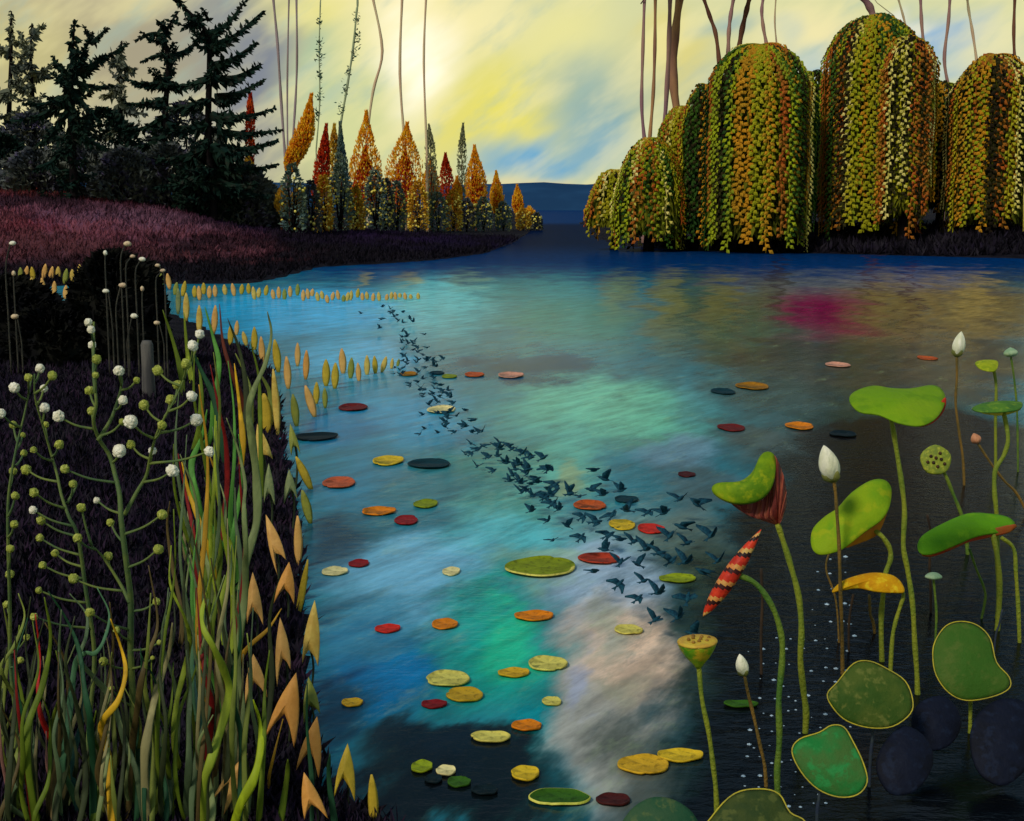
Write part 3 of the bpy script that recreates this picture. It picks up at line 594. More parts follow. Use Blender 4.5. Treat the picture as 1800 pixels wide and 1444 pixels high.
TT = [([(1133, 250), (1128, 185), (1130, 90), (1133, -5)], 6, 0, 'mauve trunk furthest left, rising from the low left willow'),
      ([(1142, 245), (1148, 170), (1151, 90), (1152, -5)], 6, 1, 'thin tan trunk just right of the leftmost mauve one'),
      ([(1167, 240), (1172, 160), (1176, 70), (1178, -5)], 8, 0, 'mauve-brown trunk third from the left above the low willow'),
      ([(1196, 230), (1184, 150), (1186, 70), (1195, -5)], 15, 1, 'broadest tan trunk, swelling towards the top of the picture'),
      ([(1264, 110), (1258, 60), (1248, 30), (1236, -5)], 7, 2, 'brown trunk leaning left above the shoulder of the second tallest willow'),
      ([(1280, 100), (1281, 60), (1284, 30), (1290, -5)], 7, 0, 'mauve trunk right beside the left-leaning brown one'),
      ([(1298, 95), (1304, 55), (1312, 20), (1318, -5)], 9, 2, 'dark brown trunk leaning right over the second tallest willow'),
      ([(1348, 85), (1342, 50), (1339, 20), (1342, -5)], 6, 0, 'slim mauve trunk above the crest of the second tallest willow'),
      ([(1366, 90), (1362, 40), (1364, -5)], 3, 3, 'faint thread-thin trunk right of the second tallest willow crest'),
      ([(1536, 40), (1530, 15), (1516, -5)], 13, 0, 'thick mauve trunk leaning left out of the tallest willow'),
      ([(1594, 60), (1588, 30), (1578, -5)], 4, 3, 'faint pale trunk leaning left behind the tallest willow'),
      ([(1624, 90), (1620, 40), (1618, -5)], 6, 0, 'upright mauve trunk above the right shoulder of the tallest willow'),
      ([(1668, 160), (1660, 105), (1667, 40), (1670, -5)], 6, 0, 'wavy mauve trunk in the gap between tallest and rightmost willows'),
      ([(1718, 120), (1710, 60), (1703, 20), (1700, -5)], 5, 3, 'pale trunk above the left shoulder of the rightmost willow'),
      ([(1784, 120), (1782, 60), (1784, -5)], 6, 2, 'brown trunk at the right margin above the rightmost willow')]
for i, (pt, w, mi_, lb) in enumerate(TT):
    tall(lb, pt, w, 92 + (i * 37 % 7), M_TR[mi_], 700 + i, (2.2 if i < 4 else 7.5 if i % 4 != 1 else 5.5), 19.5 + (i * 13 % 5))
TL = [([(503, 300), (495, 190), (488, 80), (480, -5)], 6, 0, 'mauve-grey trunk leaning left, first right of the tallest spruce', None),
      ([(506, 300), (505, 150), (508, -5)], 4, 0, 'thin straight mauve trunk between two leaning ones beside the spruce', None),
      ([(509, 320), (518, 200), (522, 110), (521, -5)], 5, 0, 'bowed mauve trunk nearest the leaning orange tree', None),
      ([(556, 260), (562, 180), (561, 90), (563, 10)], 3, 4, 'grey-green pole tree carrying a vertical string of dark tufts', [(561, 40, 1), (562, 75, 1.3), (562, 104, 1.6), (562, 135, 1.3), (561, 172, 1.4), (556, 205, 1.8)]),
      ([(597, 230), (609, 160), (620, 90), (627, 20)], 5, 4, 'right-leaning pole tree with dark leaf tufts behind the slim red flame tree', [(627, 35, 1.2), (629, 66, 1.4), (623, 96, 1.6), (613, 128, 1), (606, 158, 1.2), (599, 192, 1.2)]),
      ([(645, 240), (656, 160), (672, 90), (655, -5)], 6, 3, 'pale pink kinked trunk above the tall gold flame tree', None),
      ([(712, 260), (703, 130), (707, -5)], 6, 3, 'pale pink trunk rising above the widest flame tree', None),
      ([(750, 260), (745, 110), (749, -5)], 5, 3, 'pale pink straight trunk right of the bright break in the sky', None)]
for i, (pt, w, mi_, lb, dt) in enumerate(TL):
    tall(lb, pt, w * .8, 120, M_TR[mi_] if mi_ else mat('lilac_bark', S(160, 140, 142), S(146, 128, 124), scale=.6, stretch=(1, 1, .3), rough=.9, spec=.1), 800 + i, 0, 29, dt, 'slender tall trunks behind the flame trees')

# ------------------------------------------------------------------ weeping willows
WC = [mat('willow_olive', S(136, 134, 18), S(162, 150, 26), scale=.7, bump=0, rough=.75, spec=.1),
      mat('willow_lime', S(150, 158, 20), S(122, 130, 24), scale=.7, bump=0, rough=.75, spec=.1),
      mat('willow_ochre', S(190, 130, 26), S(160, 118, 24), scale=.7, bump=0, rough=.75, spec=.1),
      mat('willow_rust', S(164, 80, 24), S(142, 92, 26), scale=.7, bump=0, rough=.75, spec=.1),
      mat('willow_cream', S(222, 204, 120), S(190, 176, 70), scale=.7, bump=0, rough=.75, spec=.1),
      mat('willow_green', S(34, 62, 22), S(60, 90, 24), scale=.7, bump=0, rough=.8, spec=.1),
      mat('willow_dark', S(30, 22, 12), S(48, 44, 18), scale=.7, bump=0, rough=.9, spec=.1)]
M_WIN = mat('willow_inner', S(98, 98, 20), S(70, 74, 18), scale=.6, bump=0, rough=.9, spec=.05)
WEI = {'g': [0, 1, 1, 5, 2, 2, 3, 6, 0, 2, 4, 5, 1], 'd': [5, 6, 6, 3, 1, 5, 0, 2], 'r': [3, 2, 6, 2, 0, 1, 3, 4, 6], 'm': [0, 0, 1, 3, 4, 5, 6, 2]}
def willow(label, cx, top, wpx, bot, Y, scheme, seed, ns=54, df=1.25):
    r = random.Random(seed); k = mpp(Y); c0 = at(cx, top, Y); gz = max(0, ground(c0.x, Y)); base = Vector((c0.x, Y, gz))
    T = thing('weeping_willow', label, 'tree', base, 'weeping willows on the right bank')
    zt = c0.z; Rx = wpx * k / 2; zb = at(cx, bot, Y).z; dome = min(Rx * df * (1 + .06 * math.sin(seed)), (zt - zb) * .72)
    tm = MB(); tm.tube(smooth_line([base - Vector((0, 0, .3)), base + Vector((.15, 0, (zt - gz) * .4)), Vector((c0.x, Y, zt - dome * .4))], 5), [Rx * .12 + .08 - .004 * i for i in range(11)], 8)
    for q in range(7):
        a = q * .9; tm.tube([Vector((c0.x, Y, zt - dome * 1.3)), Vector((c0.x + math.cos(a) * Rx * .4, Y + math.sin(a) * Rx * .4, zt - dome * .5)), Vector((c0.x + math.cos(a) * Rx * .8, Y + math.sin(a) * Rx * .8, zt - dome * .55))], [.12, .07, .03], 5)
    obj('trunk', tm, M_BARKD, T)
    def ztop(rho): return zt - dome + dome * math.sqrt(max(0, 1 - rho * rho))
    cm = MB()
    for i in range(int(ns * 60)):
        a = r.uniform(0, 6.283); rho = r.random() ** .4; z1 = ztop(rho) - .15; z = z1 - (z1 - zb - 1.2) * r.random() ** 1.2
        cm.leaf(Vector((c0.x + math.cos(a) * rho * Rx * .88, Y + math.sin(a) * rho * Rx * .88, z)), Vector((r.uniform(-.4, .4), r.uniform(-.4, .4), -1)), (.13 if scheme != 'd' else .12), .8, r=r)
    obj('inner_foliage', cm, M_WIN if scheme != 'd' else WC[5], T, smooth=False)
    fr = 0
    for i in range(ns):
        a = i * 2.39996; outer = i < ns * .72
        rho = r.uniform(.86, 1.0) if outer else r.uniform(.3, .8)
        if outer: a = 2 * math.pi * i / (ns * .72) + r.uniform(-.05, .05)
        dx, dy = math.cos(a), math.sin(a); rho *= 1 + .07 * math.sin(2 * a + seed) + .05 * math.sin(5 * a + seed * 2); bz = .22 * math.sin(3 * a + seed) + r.uniform(-.12, .12)
        pts = []
        for s_ in range(5):
            q = rho * s_ / 4; pts.append(Vector((c0.x + dx * q * Rx, Y + dy * q * Rx, ztop(min(.97, q)) + .04 + bz * s_ / 4)))
        z0 = pts[-1].z; zend = zb + r.random() * 2.6 * (1 if (zt - zb) > 6 else .6) - r.random() ** 3 * 1.2; m_ = 9
        if not outer: zend += 1.0
        zend = max(zend, .08)
        for s_ in range(1, m_ + 1):
            pts.append(Vector((c0.x + dx * rho * Rx + .05 * math.sin(s_ * 1.1 + i), Y + dy * rho * Rx, z0 + (zend - z0) * s_ / m_)))
        mb_ = MB(); mb_.tube(pts, [.035] * len(pts), 4)
        L = 0; big = .34 * (.75 + .25 * min(1, Rx / 2.8)); ph = r.uniform(0, 6)
        step = .145
        for j in range(len(pts) - 1):
            aa, bb = pts[j], pts[j + 1]; sl = (bb - aa).length; cnt = max(1, int(sl / step))
            for q_ in range(cnt):
                q = aa.lerp(bb, q_ / cnt); L += 1
                side = 1 if L % 2 else -1
                tang = Vector((-dy, dx, 0))
                sway = .13 * math.sin(L * .9 + ph)
                v = tang * side * 1.0 + Vector((dx * .5, dy * .5, -.75))
                wv = v.normalized(); up_ = Vector((dx, dy, .25)).normalized(); sd_ = wv.cross(up_).normalized() * (big * .34)
                P0 = q + tang * sway + Vector((dx, dy, 0)) * .05; ln = big * (1.05 if j > 3 else .8)
                mb_.add([P0, P0 + wv * ln * .5 + sd_ + up_ * .03, P0 + wv * ln, P0 + wv * ln * .5 - sd_ + up_ * .03, P0 + wv * ln * .5 + up_ * .09], [(0, 1, 4), (1, 2, 4), (2, 3, 4), (3, 0, 4)])
        ci = r.choice(WEI[scheme]) if r.random() < .55 else (WEI[scheme][int(((a * 1.9 + seed * .37) % 1.0) * len(WEI[scheme]))])
        obj('frond', mb_, WC[ci], T, smooth=False)
willow('low rounded willow at the left end of the right bank, sloping down to the water', 1142, 244, 120, 432, 79, 'm', 1, 64, 2.6)
willow('tiny willow bush at the outermost left tip of the right bank', 1080, 300, 92, 414, 82, 'm', 2, 40, 2.6)
willow('dark narrow willow wedged between the low rounded one and the second tallest', 1200, 188, 96, 424, 81, 'm', 3, 50, 2.4)
willow('second tallest willow, a broad green-gold dome with one rust and one cream strand', 1338, 80, 190, 436, 77, 'g', 4, 98)
willow('dark green willow shoulder filling the left flank of the second tallest willow', 1240, 150, 76, 428, 79.5, 'd', 14, 40, 2.2)
willow('small dark willow in the gap between the two tallest domes', 1428, 128, 70, 392, 83, 'd', 5, 34)
willow('tallest willow, a high gold dome left of the right margin', 1542, 28, 172, 408, 79, 'g', 6, 96)
willow('rust-tinged willow dome leaning on the right flank of the tallest one', 1598, 66, 92, 400, 76, 'r', 7, 60)
willow('small dark green willow between the tallest and the rightmost domes', 1660, 148, 76, 388, 82, 'd', 8, 34)
willow('rightmost willow, a rust-brown dome cut by the picture edge', 1750, 98, 134, 412, 77, 'r', 9, 78)

# heather and grass on the banks: nobody could count them
def ground_arr(pts): return gh(np.array([q[0] for q in pts]), np.array([q[1] for q in pts]))
def cover(name, label, n, pick, size, mats, seed, smooth=False):
    r = random.Random(seed); pts = [pick(r) for _ in range(n)]; g = ground_arr(pts); m = MB()
    for (x, y), z in zip(pts, g):
        if z < .01: continue
        mi = r.randrange(len(mats)); L = size * r.uniform(.5, 1.5) * (1 + y / 60 if size < .3 else 1)
        for k_ in range(3):
            m.leaf((x + r.gauss(0, L * .2), y + r.gauss(0, L * .2), z - .02), (r.gauss(0, .5), r.gauss(0, .5), 1), L * .12, L, mi, r)
    tag(obj(name, m, mats, smooth=False), label, name, kind='stuff')
cover('heather', 'purple and red heather covering the far left bank', 34000, lambda r: (r.uniform(-46, 2), r.uniform(38, 104)), .15, [gmat], 31)
cover('grass', 'short dark grass under the reeds of the near bank', 24000, lambda r: ((lambda Y: (r.uniform(-.42, -.05) * Y, Y))(5 + 20 * r.random() ** 1.4)), .085,
      [gmat, mat('grass_dark', S(42, 38, 44), S(34, 28, 42), scale=1, bump=0, rough=.95, spec=.05), mat('grass_violet', S(50, 36, 52), S(36, 28, 44), scale=1, bump=0, rough=.95, spec=.05)], 32)
cover('bank_grass', 'short dark grass under the willows of the right bank', 7000, lambda r: (r.uniform(5, 44), r.uniform(70, 86)), .25, [gmat, MATS['grass_dark'], gmat], 33)

# ------------------------------------------------------------------ birds over the water
M_BIRD = mat('bird_plumage', S(26, 74, 88), S(16, 50, 66), scale=9, bump=0, rough=.7, spec=.1)
def bird_mesh(v):
    """one continuous bird: spindle body, head with beak, raised wings, fan tail; flies towards +X, length about 1"""
    m = MB(); prof = [(-.30, .015), (-.2, .065), (-.05, .11), (.1, .115), (.22, .075), (.29, .075), (.34, .05), (.38, .02), (.46, .004)]
    vs = []; seg = 8
    for (x, r_) in prof:
        for k in range(seg):
            w = 2 * math.pi * k / seg; vs.append(Vector((x, math.cos(w) * r_, math.sin(w) * r_ + (.03 if x > .2 else 0))))
    fs = [(i * seg + k, i * seg + (k + 1) % seg, (i + 1) * seg + (k + 1) % seg, (i + 1) * seg + k) for i in range(len(prof) - 1) for k in range(seg)]
    fs.append(tuple((len(prof) - 1) * seg + k for k in range(seg)))
    m.add(vs, fs)
    lift, sweep = [(.55, -.15), (.75, .0), (.3, -.3)][v]
    for s_ in (-1, 1):
        a = [Vector((.17, s_ * .06, .03)), Vector((-.16, s_ * .06, .03)), Vector((.17 + sweep * .2, s_ * .32, .03 + lift * .35)), Vector((-.19 + sweep * .3, s_ * .30, .02 + lift * .33)), Vector((sweep - .12, s_ * .62, lift * .8)), Vector((-.2 + sweep, s_ * .56, lift * .72))]
        tb = [p_ - Vector((0, 0, .025)) for p_ in a]
        m.add(a + tb, [(0, 2, 3, 1), (2, 4, 5, 3), (6, 7, 9, 8), (8, 9, 11, 10), (0, 6, 8, 2), (2, 8, 10, 4), (4, 10, 11, 5), (5, 11, 9, 3), (3, 9, 7, 1)])
    a = [Vector((-.24, -.03, .02)), Vector((-.24, .03, .02)), Vector((-.52, .13, .0)), Vector((-.46, 0, .0)), Vector((-.52, -.13, .0))]
    m.add(a + [q - Vector((0, 0, .02)) for q in a], [(0, 1, 2, 3), (0, 3, 4), (5, 8, 7, 6), (5, 9, 8), (1, 6, 7, 2), (2, 7, 8, 3), (3, 8, 9, 4), (4, 9, 5, 0)])
    return m
bmesh_ = []
B1 = [(30, 210), (120, 140), (150, 245), (265, 185), (320, 215), (240, 255), (300, 300), (410, 215), (445, 290), (185, 370), (250, 385), (362, 362), (265, 440), (345, 475), (430, 485), (480, 530), (590, 440), (660, 480), (745, 435), (820, 465), (945, 437), (830, 360), (760, 300), (330, 578), (520, 565), (440, 645), (570, 680), (680, 620), (770, 655), (885, 605), (980, 575), (475, 780), (670, 760), (860, 745), (940, 775), (1030, 790), (830, 845), (1120, 840), (1210, 870), (1125, 590), (1240, 590), (1350, 495), (1460, 530), (1360, 690), (1280, 750), (1400, 800), (1565, 745), (1290, 920), (1390, 930), (1055, 945), (940, 930), (760, 995), (930, 1080), (1100, 1060), (1060, 1180), (1200, 1140), (1400, 1180), (1500, 1000), (1180, 1325), (1340, 1305), (1610, 920), (1440, 1420)]
B2 = [(480, 350), (545, 360), (660, 345), (690, 390), (590, 480), (680, 515), (500, 515), (570, 560), (590, 610), (780, 590), (810, 655), (640, 590), (770, 765), (590, 740), (820, 865), (1020, 860), (940, 950), (940, 1020), (1070, 1045), (1160, 990), (1320, 1010), (1370, 1050), (1195, 1090), (1285, 1100), (1350, 1140), (1500, 1130), (1220, 1220), (1300, 1235), (1415, 1210), (1310, 1300), (1390, 1330), (1480, 1340), (1530, 1385), (1100, 1145), (700, 870), (570, 880)]
BP = [(850 + x * .2563, 750 + y * .2563) for x, y in B1] + [(600 + x * .2424, 550 + y * .2424) for x, y in B2]
rb = random.Random(5)
for i in range(46):
    tt = rb.random(); BP.append((680 + 60 * tt + rb.gauss(0, 20), 545 + 95 * tt + rb.gauss(0, 7)))
for i in range(46):
    tt = rb.random(); BP.append((705 + 170 * tt + rb.gauss(0, 24), 650 + 150 * tt + rb.gauss(0, 16)))
for i in range(16):
    tt = rb.random(); BP.append((860 + 120 * tt + rb.gauss(0, 24), 790 + 80 * tt + rb.gauss(0, 16)))
BP.sort(key=lambda q: (q[1], q[0]))
for i, (px, py) in enumerate(BP):
    far = py < 645
    z = .12 + .25 * rb.random() if not far else .12
    q = wp(px, py, z)
    f = min(1, max(0, (px - 680) / 480)); L = (8 + 24 * f) * rb.uniform(.85, 1.12) * q.y / F * 1.15
    v = rb.randrange(3)
    if len(bmesh_) < 3:
        o = obj('bird', bird_mesh(len(bmesh_)), M_BIRD, None, (0, 0, 0)); bmesh_.append(o)
    else:
        o = bmesh_[v].copy(); COL.objects.link(o)
    o.location = q; o.scale = (L, L, L)
    o.rotation_euler = (R(rb.uniform(-25, 35)), R(rb.uniform(-30, 5)), R(rb.choice([35, 45, 60, 150, 25]) + rb.uniform(-25, 25)))
    tag(o, 'small teal-black bird flying low over the pond in the long curving flock', 'bird', 'flock of birds over the water')

# ------------------------------------------------------------------ lily pads
PC = {'ochre': S(168, 112, 18), 'teal': S(14, 52, 60), 'olive': S(134, 146, 20), 'rust': S(196, 88, 36), 'pink': S(226, 158, 128), 'maroon': S(112, 26, 20), 'cream': S(240, 222, 150), 'black': S(12, 30, 34),
      'yellow': S(226, 186, 38), 'coral': S(202, 96, 56), 'lime': S(150, 164, 26), 'orange': S(226, 128, 18), 'crimson': S(146, 26, 28), 'red': S(212, 44, 28), 'brick': S(182, 60, 34), 'gold': S(218, 168, 36), 'straw': S(222, 206, 96), 'green': S(56, 98, 20), 'dusk': S(74, 26, 22), 'wine': S(74, 18, 20)}
PM = {k: mat('pad_' + k, c, tuple(x * .72 for x in c[:3]) + (1,), scale=9, rough=.62, bump=.3, bscale=30, spec=.12, c3=tuple(x * .5 for x in c[:3]) + (1,)) for k, c in PC.items()}
M_RIMY = mat('pad_pale_rim', S(214, 206, 90), S(176, 178, 60), scale=12, rough=.6)
PADS = [(718, 659, 32, 10, 'ochre', 'small ochre lily pad at the left end of the row beside the straw leaf fringe'), (768, 657, 26, 10, 'teal', 'small dark teal lily pad touching the olive one in the far row'), (790, 663, 28, 10, 'olive', 'small olive lily pad in the far row between the dark teal and rust ones'), (834, 660, 36, 11, 'rust', 'rust-orange lily pad left of the peach one in the far row'),
        (898, 661, 46, 14, 'pink', 'peach lily pad at the right end of the far row'), (621, 718, 50, 14, 'maroon', 'dark maroon lily pad nearest the leaf fringe, left of the birds'), (776, 722, 50, 13, 'cream', 'cream lily pad among the farthest birds'), (556, 770, 74, 14, 'black', 'long blackish lily pad touching the tan arrow leaves'),
        (682, 812, 56, 16, 'yellow', 'bright yellow lily pad left of the long dark teal one'), (754, 818, 74, 16, 'teal', 'long dark teal lily pad right of the bright yellow one'), (596, 851, 58, 19, 'coral', 'coral lily pad close to the tan arrow leaves'), (748, 888, 44, 14, 'olive', 'olive-lime lily pad above the dark crimson one in mid pond'),
        (666, 901, 62, 14, 'orange', 'long orange lily pad left of the dark crimson one in mid pond'), (714, 917, 42, 16, 'crimson', 'dark crimson lily pad right of the long orange one'), (631, 993, 38, 12, 'crimson', 'small crimson lily pad just above a cream one near the arrow leaves'), (589, 1007, 48, 14, 'cream', 'cream lily pad nearest the tall arrow leaves, below a small crimson pad'),
        (793, 1007, 32, 14, 'cream', 'small cream lily pad alone left of the widest olive pad'), (1053, 985, 76, 18, 'brick', 'long brick-red lily pad touching the widest olive pad'), (1037, 891, 60, 16, 'rust', 'rust lily pad among the birds beside a small dark teal one'),
        (1101, 880, 44, 11, 'teal', 'small dark teal lily pad among the birds, right of the rust one'), (1093, 925, 46, 20, 'yellow', 'round yellow lily pad among the birds, left of the bright red one'), (1145, 932, 48, 17, 'red', 'bright red lily pad among the birds'), (1191, 1020, 68, 14, 'lime', 'long lime lily pad left of the striped red seed spike'),
        (1207, 836, 30, 9, 'wine', 'tiny wine-red lily pad above the birds, left of the folded lotus leaf'), (1285, 754, 46, 16, 'maroon', 'dark red lily pad in the brown water above the folded lotus leaf'), (1405, 751, 48, 13, 'orange', 'orange lily pad left of a nearly black one in the brown water'), (1482, 765, 48, 10, 'black', 'nearly black lily pad under the big flat lotus leaf'),
        (1322, 681, 56, 14, 'ochre', 'ochre lily pad touching a small blue-black one far out'), (1271, 690, 42, 10, 'teal', 'small blue-black lily pad left of the ochre one far out'), (1473, 643, 42, 12, 'pink', 'pale pink lily pad on the dark brown water near the far bank'), (1630, 631, 34, 9, 'rust', 'small terracotta lily pad farthest right, beyond the big flat lotus leaf'),
        (1105, 1110, 50, 16, 'straw', 'straw-yellow lily pad just below the nearest birds'), (938, 1086, 70, 17, 'orange', 'long orange lily pad below the widest olive pad'), (782, 1100, 46, 18, 'orange', 'rounder orange lily pad between the red-orange and the long orange ones'), (681, 1108, 46, 14, 'red', 'red-orange lily pad left of two orange ones'),
        (963, 1170, 74, 24, 'straw', 'pale yellow lily pad touching a golden one on the emerald water'), (903, 1186, 58, 15, 'gold', 'slim golden lily pad between two larger yellow pads'), (788, 1197, 82, 26, 'straw', 'broad sand-yellow lily pad above the round golden one'), (817, 1225, 66, 25, 'gold', 'round golden lily pad below the broad sand-yellow one'),
        (763, 1241, 46, 14, 'crimson', 'deep crimson lily pad left of the round golden one'), (619, 1238, 38, 14, 'gold', 'small pale gold lily pad alone beside the tan arrow leaves'), (970, 1236, 36, 14, 'straw', 'small pale gold lily pad at the edge of the emerald water'), (926, 1279, 54, 18, 'orange', 'orange lily pad right above the lime-yellow one'),
        (862, 1299, 74, 18, 'straw', 'lime-yellow lily pad on the edge of the dark weed bed'), (742, 1351, 40, 20, 'lime', 'lime lily pad leftmost on the dark weed bed'), (784, 1358, 38, 16, 'cream', 'cream lily pad on the dark weed bed between lime and green ones'), (762, 1373, 34, 14, 'black', 'black lily pad half under the cream one on the dark weed bed'),
        (807, 1378, 42, 18, 'green', 'dark green lily pad below the cream one on the dark weed bed'), (923, 1363, 54, 24, 'yellow', 'yellow lily pad at the right edge of the dark weed bed'), (852, 1393, 48, 16, 'black', 'black lily pad right of the dark green one on the weed bed'), (1078, 1410, 66, 20, 'dusk', 'dark brown-red lily pad right of the large rimmed green one'),
        (1131, 1349, 92, 34, 'gold', 'largest orange-yellow lily pad at the foot of the green seed cup'), (1195, 1332, 84, 22, 'yellow', 'golden lily pad overlapping behind the largest orange-yellow one'), (1302, 1241, 62, 11, 'green', 'slim dark green lily pad behind the small white bud'),
        (950, 1001, 126, 34, 'olive', 'widest lily pad, olive with a yellow front half, left of the birds'), (984, 1407, 114, 28, 'green', 'large dark green lily pad with a pale lime rim at the bottom of the picture')]
for i, (px, py, w, h, cn, lb) in enumerate(PADS):
    r = random.Random(900 + i); q = wp(px, py); q.z = .012
    y0 = wp(px, py + h / 2).y; y1 = wp(px, py - h / 2).y
    rx = w / 2 * q.y / F * 1.0; ry = min((y1 - y0) / 2, rx * 1.75)
    N = 40; m = MB(); notch = r.uniform(0, 6.28); ph = [r.uniform(0, 6.28) for _ in range(3)]
    rings = [0, .3, .6, .86, .96, 1.0]; two = cn == 'olive' and w > 100 or h == 28
    vs = []
    for f in rings:
        for k in range(N):
            a = 2 * math.pi * k / N; wob = 1 + .035 * math.sin(2 * a + ph[0]) + .02 * math.sin(3 * a + ph[1])
            dn = abs((a - notch + math.pi) % (2 * math.pi) - math.pi); wob *= 1 - .12 * math.exp(-(dn / .09) ** 2)
            z = .012 + .002 * math.sin(5 * a + ph[0]) * f + (.010 if f >= .96 else 0) * (1 + .3 * math.sin(2 * a + ph[1])) * min(1.6, rx / .15)
            vs.append(Vector((q.x + math.cos(a) * rx * f * wob, q.y + math.sin(a) * ry * f * wob, z)))
    fs = []; mi = []
    for i2 in range(len(rings) - 1):
        for k in range(N):
            k2 = (k + 1) % N
            fs.append((i2 * N + k, (i2 + 1) * N + k, (i2 + 1) * N + k2, i2 * N + k2)); mi.append(1 if (two and (i2 >= 4 if h == 28 else (math.sin(2 * math.pi * k / N) < -.05 and i2 >= 1))) else 0)
    o2 = (len(rings) - 1) * N; bt = [v_ - Vector((0, 0, .010)) for v_ in vs[o2:]]; vs += bt; o3 = len(rings) * N
    for k in range(N): fs.append((o2 + k, o3 + k, o3 + (k + 1) % N, o2 + (k + 1) % N)); mi.append(mi[-1] if two else 0)
    fs.append(tuple(o3 + k for k in range(N - 1, -1, -1))); mi.append(0)
    m.v = [tuple(v_) for v_ in vs]; m.f = fs; m.mi = mi
    if two:
        rimm = M_RIMY if h == 28 else PM['straw']
        T_ = thing('lily_pad', lb, 'lily pad', q, 'lily pads')
        a_ = MB(); a_.v = m.v; b_ = MB(); b_.v = m.v
        for f_, mm_ in zip(m.f, m.mi): (b_ if mm_ else a_).f.append(f_); (b_ if mm_ else a_).mi.append(0)
        obj('pad', a_, PM[cn], T_); obj('rim' if h == 28 else 'front_half', b_, rimm, T_)
    else:
        tag(obj('lily_pad', m, PM[cn], None, q), lb, 'lily pad', 'lily pads')

# ------------------------------------------------------------------ small leaf fringes along the shallows
LM = {'straw': mat('leaf_straw', S(206, 178, 84), S(188, 152, 66), scale=9, bump=.2), 'tan': mat('leaf_tan', S(214, 164, 88), S(198, 146, 76), scale=9, bump=.2), 'apricot': mat('leaf_apricot', S(212, 150, 70), S(196, 134, 58), scale=9, bump=.2),
      'mustard': mat('leaf_mustard', S(190, 160, 44), S(170, 144, 40), scale=9, bump=.2), 'moss': mat('leaf_moss', S(140, 142, 52), S(120, 126, 54), scale=9, bump=.2), 'sage': mat('leaf_sage', S(128, 136, 84), S(108, 120, 76), scale=9, bump=.2)}
def sliver(px, py, w, h, lean, cm_, seed):
    """an upright pointed leaf standing in the shallows; returns a mesh and its foot"""
    r = random.Random(seed); foot = hit(px, py + h / 2); Y = foot.y; k = mpp(Y)
    m = MB(); pts = []; rad = []
    n = 7
    for i in range(n):
        t_ = i / (n - 1); pts.append(at(px + lean * (t_ - .5) * h * .6, py + h / 2 - h * t_, Y) + Vector((0, .05 * h * k * math.sin(t_ * 3), 0)))
        rad.append(max(.004, w * k / 2 * math.sin(math.pi * (.1 + .86 * t_)) ** .8))
    m.tube(pts, rad, 6, .28); return m, foot
FRG = [(36, 482), (46, 480), (57, 482), (78, 478), (90, 482), (102, 480), (115, 486), (127, 485), (140, 478), (57, 500), (75, 503), (95, 508), (115, 514), (283, 490), (296, 495), (309, 508), (323, 508), (342, 513), (350, 516), (358, 508), (368, 514), (378, 512), (395, 510), (410, 510), (425, 509), (437, 508), (446, 516), (455, 515), (468, 511), (480, 518), (490, 515), (500, 518), (510, 513), (523, 510), (533, 520), (541, 517), (549, 515), (558, 522), (566, 519), (575, 526), (585, 521), (594, 519), (604, 525), (611, 522), (617, 520), (629, 516), (637, 522), (645, 520), (656, 523), (666, 522), (680, 523), (688, 520), (695, 521), (703, 520), (712, 521), (722, 522), (735, 521)]
rf = random.Random(21)
for i, (x, y) in enumerate(sorted(FRG)):
    f = min(1, max(0, (x - 300) / 420)); h = 25 - 14 * f + rf.uniform(-3, 4); cn = rf.choice(['straw', 'tan', 'straw', 'tan', 'mustard', 'moss'])
    m, ft = sliver(x, y, 10 - 3 * f, h, rf.uniform(-.3, .3), cn, i)
    tag(obj('shore_leaf', m, LM[cn], None, ft), '%s sliver-shaped leaf standing in the far waterline row, %s from its left end' % ({'straw': 'straw', 'tan': 'tan', 'mustard': 'mustard', 'moss': 'moss-green'}[cn], nth(i + 1)), 'leaf', 'upright leaves along the far waterline')
OV = [(313, 530, 10, 46, 'sage', 0), (327, 540, 12, 50, 'straw', 0), (350, 562, 12, 50, 'straw', 0), (377, 562, 12, 50, 'tan', .1), (405, 590, 11, 36, 'mustard', 0), (416, 577, 9, 26, 'tan', .1), (430, 596, 10, 26, 'straw', -.4), (447, 596, 12, 42, 'mustard', 0), (460, 616, 12, 48, 'tan', -.1), (486, 626, 15, 58, 'mustard', -.2), (505, 656, 14, 58, 'tan', -.1), (523, 624, 11, 42, 'tan', 0), (538, 642, 12, 52, 'apricot', .05),
      (484, 708, 14, 118, 'straw', -.12), (518, 722, 15, 58, 'moss', -.2), (545, 706, 16, 56, 'tan', -.5), (556, 692, 12, 40, 'mustard', .05), (571, 700, 10, 36, 'moss', -.05), (573, 656, 15, 48, 'mustard', 0), (589, 661, 14, 46, 'mustard', .05), (602, 636, 14, 46, 'tan', -.1), (617, 648, 12, 38, 'moss', .1), (630, 655, 10, 34, 'tan', -.1), (645, 643, 11, 36, 'straw', 0), (659, 642, 10, 32, 'mustard', -.1), (675, 641, 10, 28, 'straw', .5), (689, 640, 7, 20, 'straw', .2), (700, 638, 6, 14, 'moss', .4), (467, 728, 24, 72, 'mustard', -.15)]
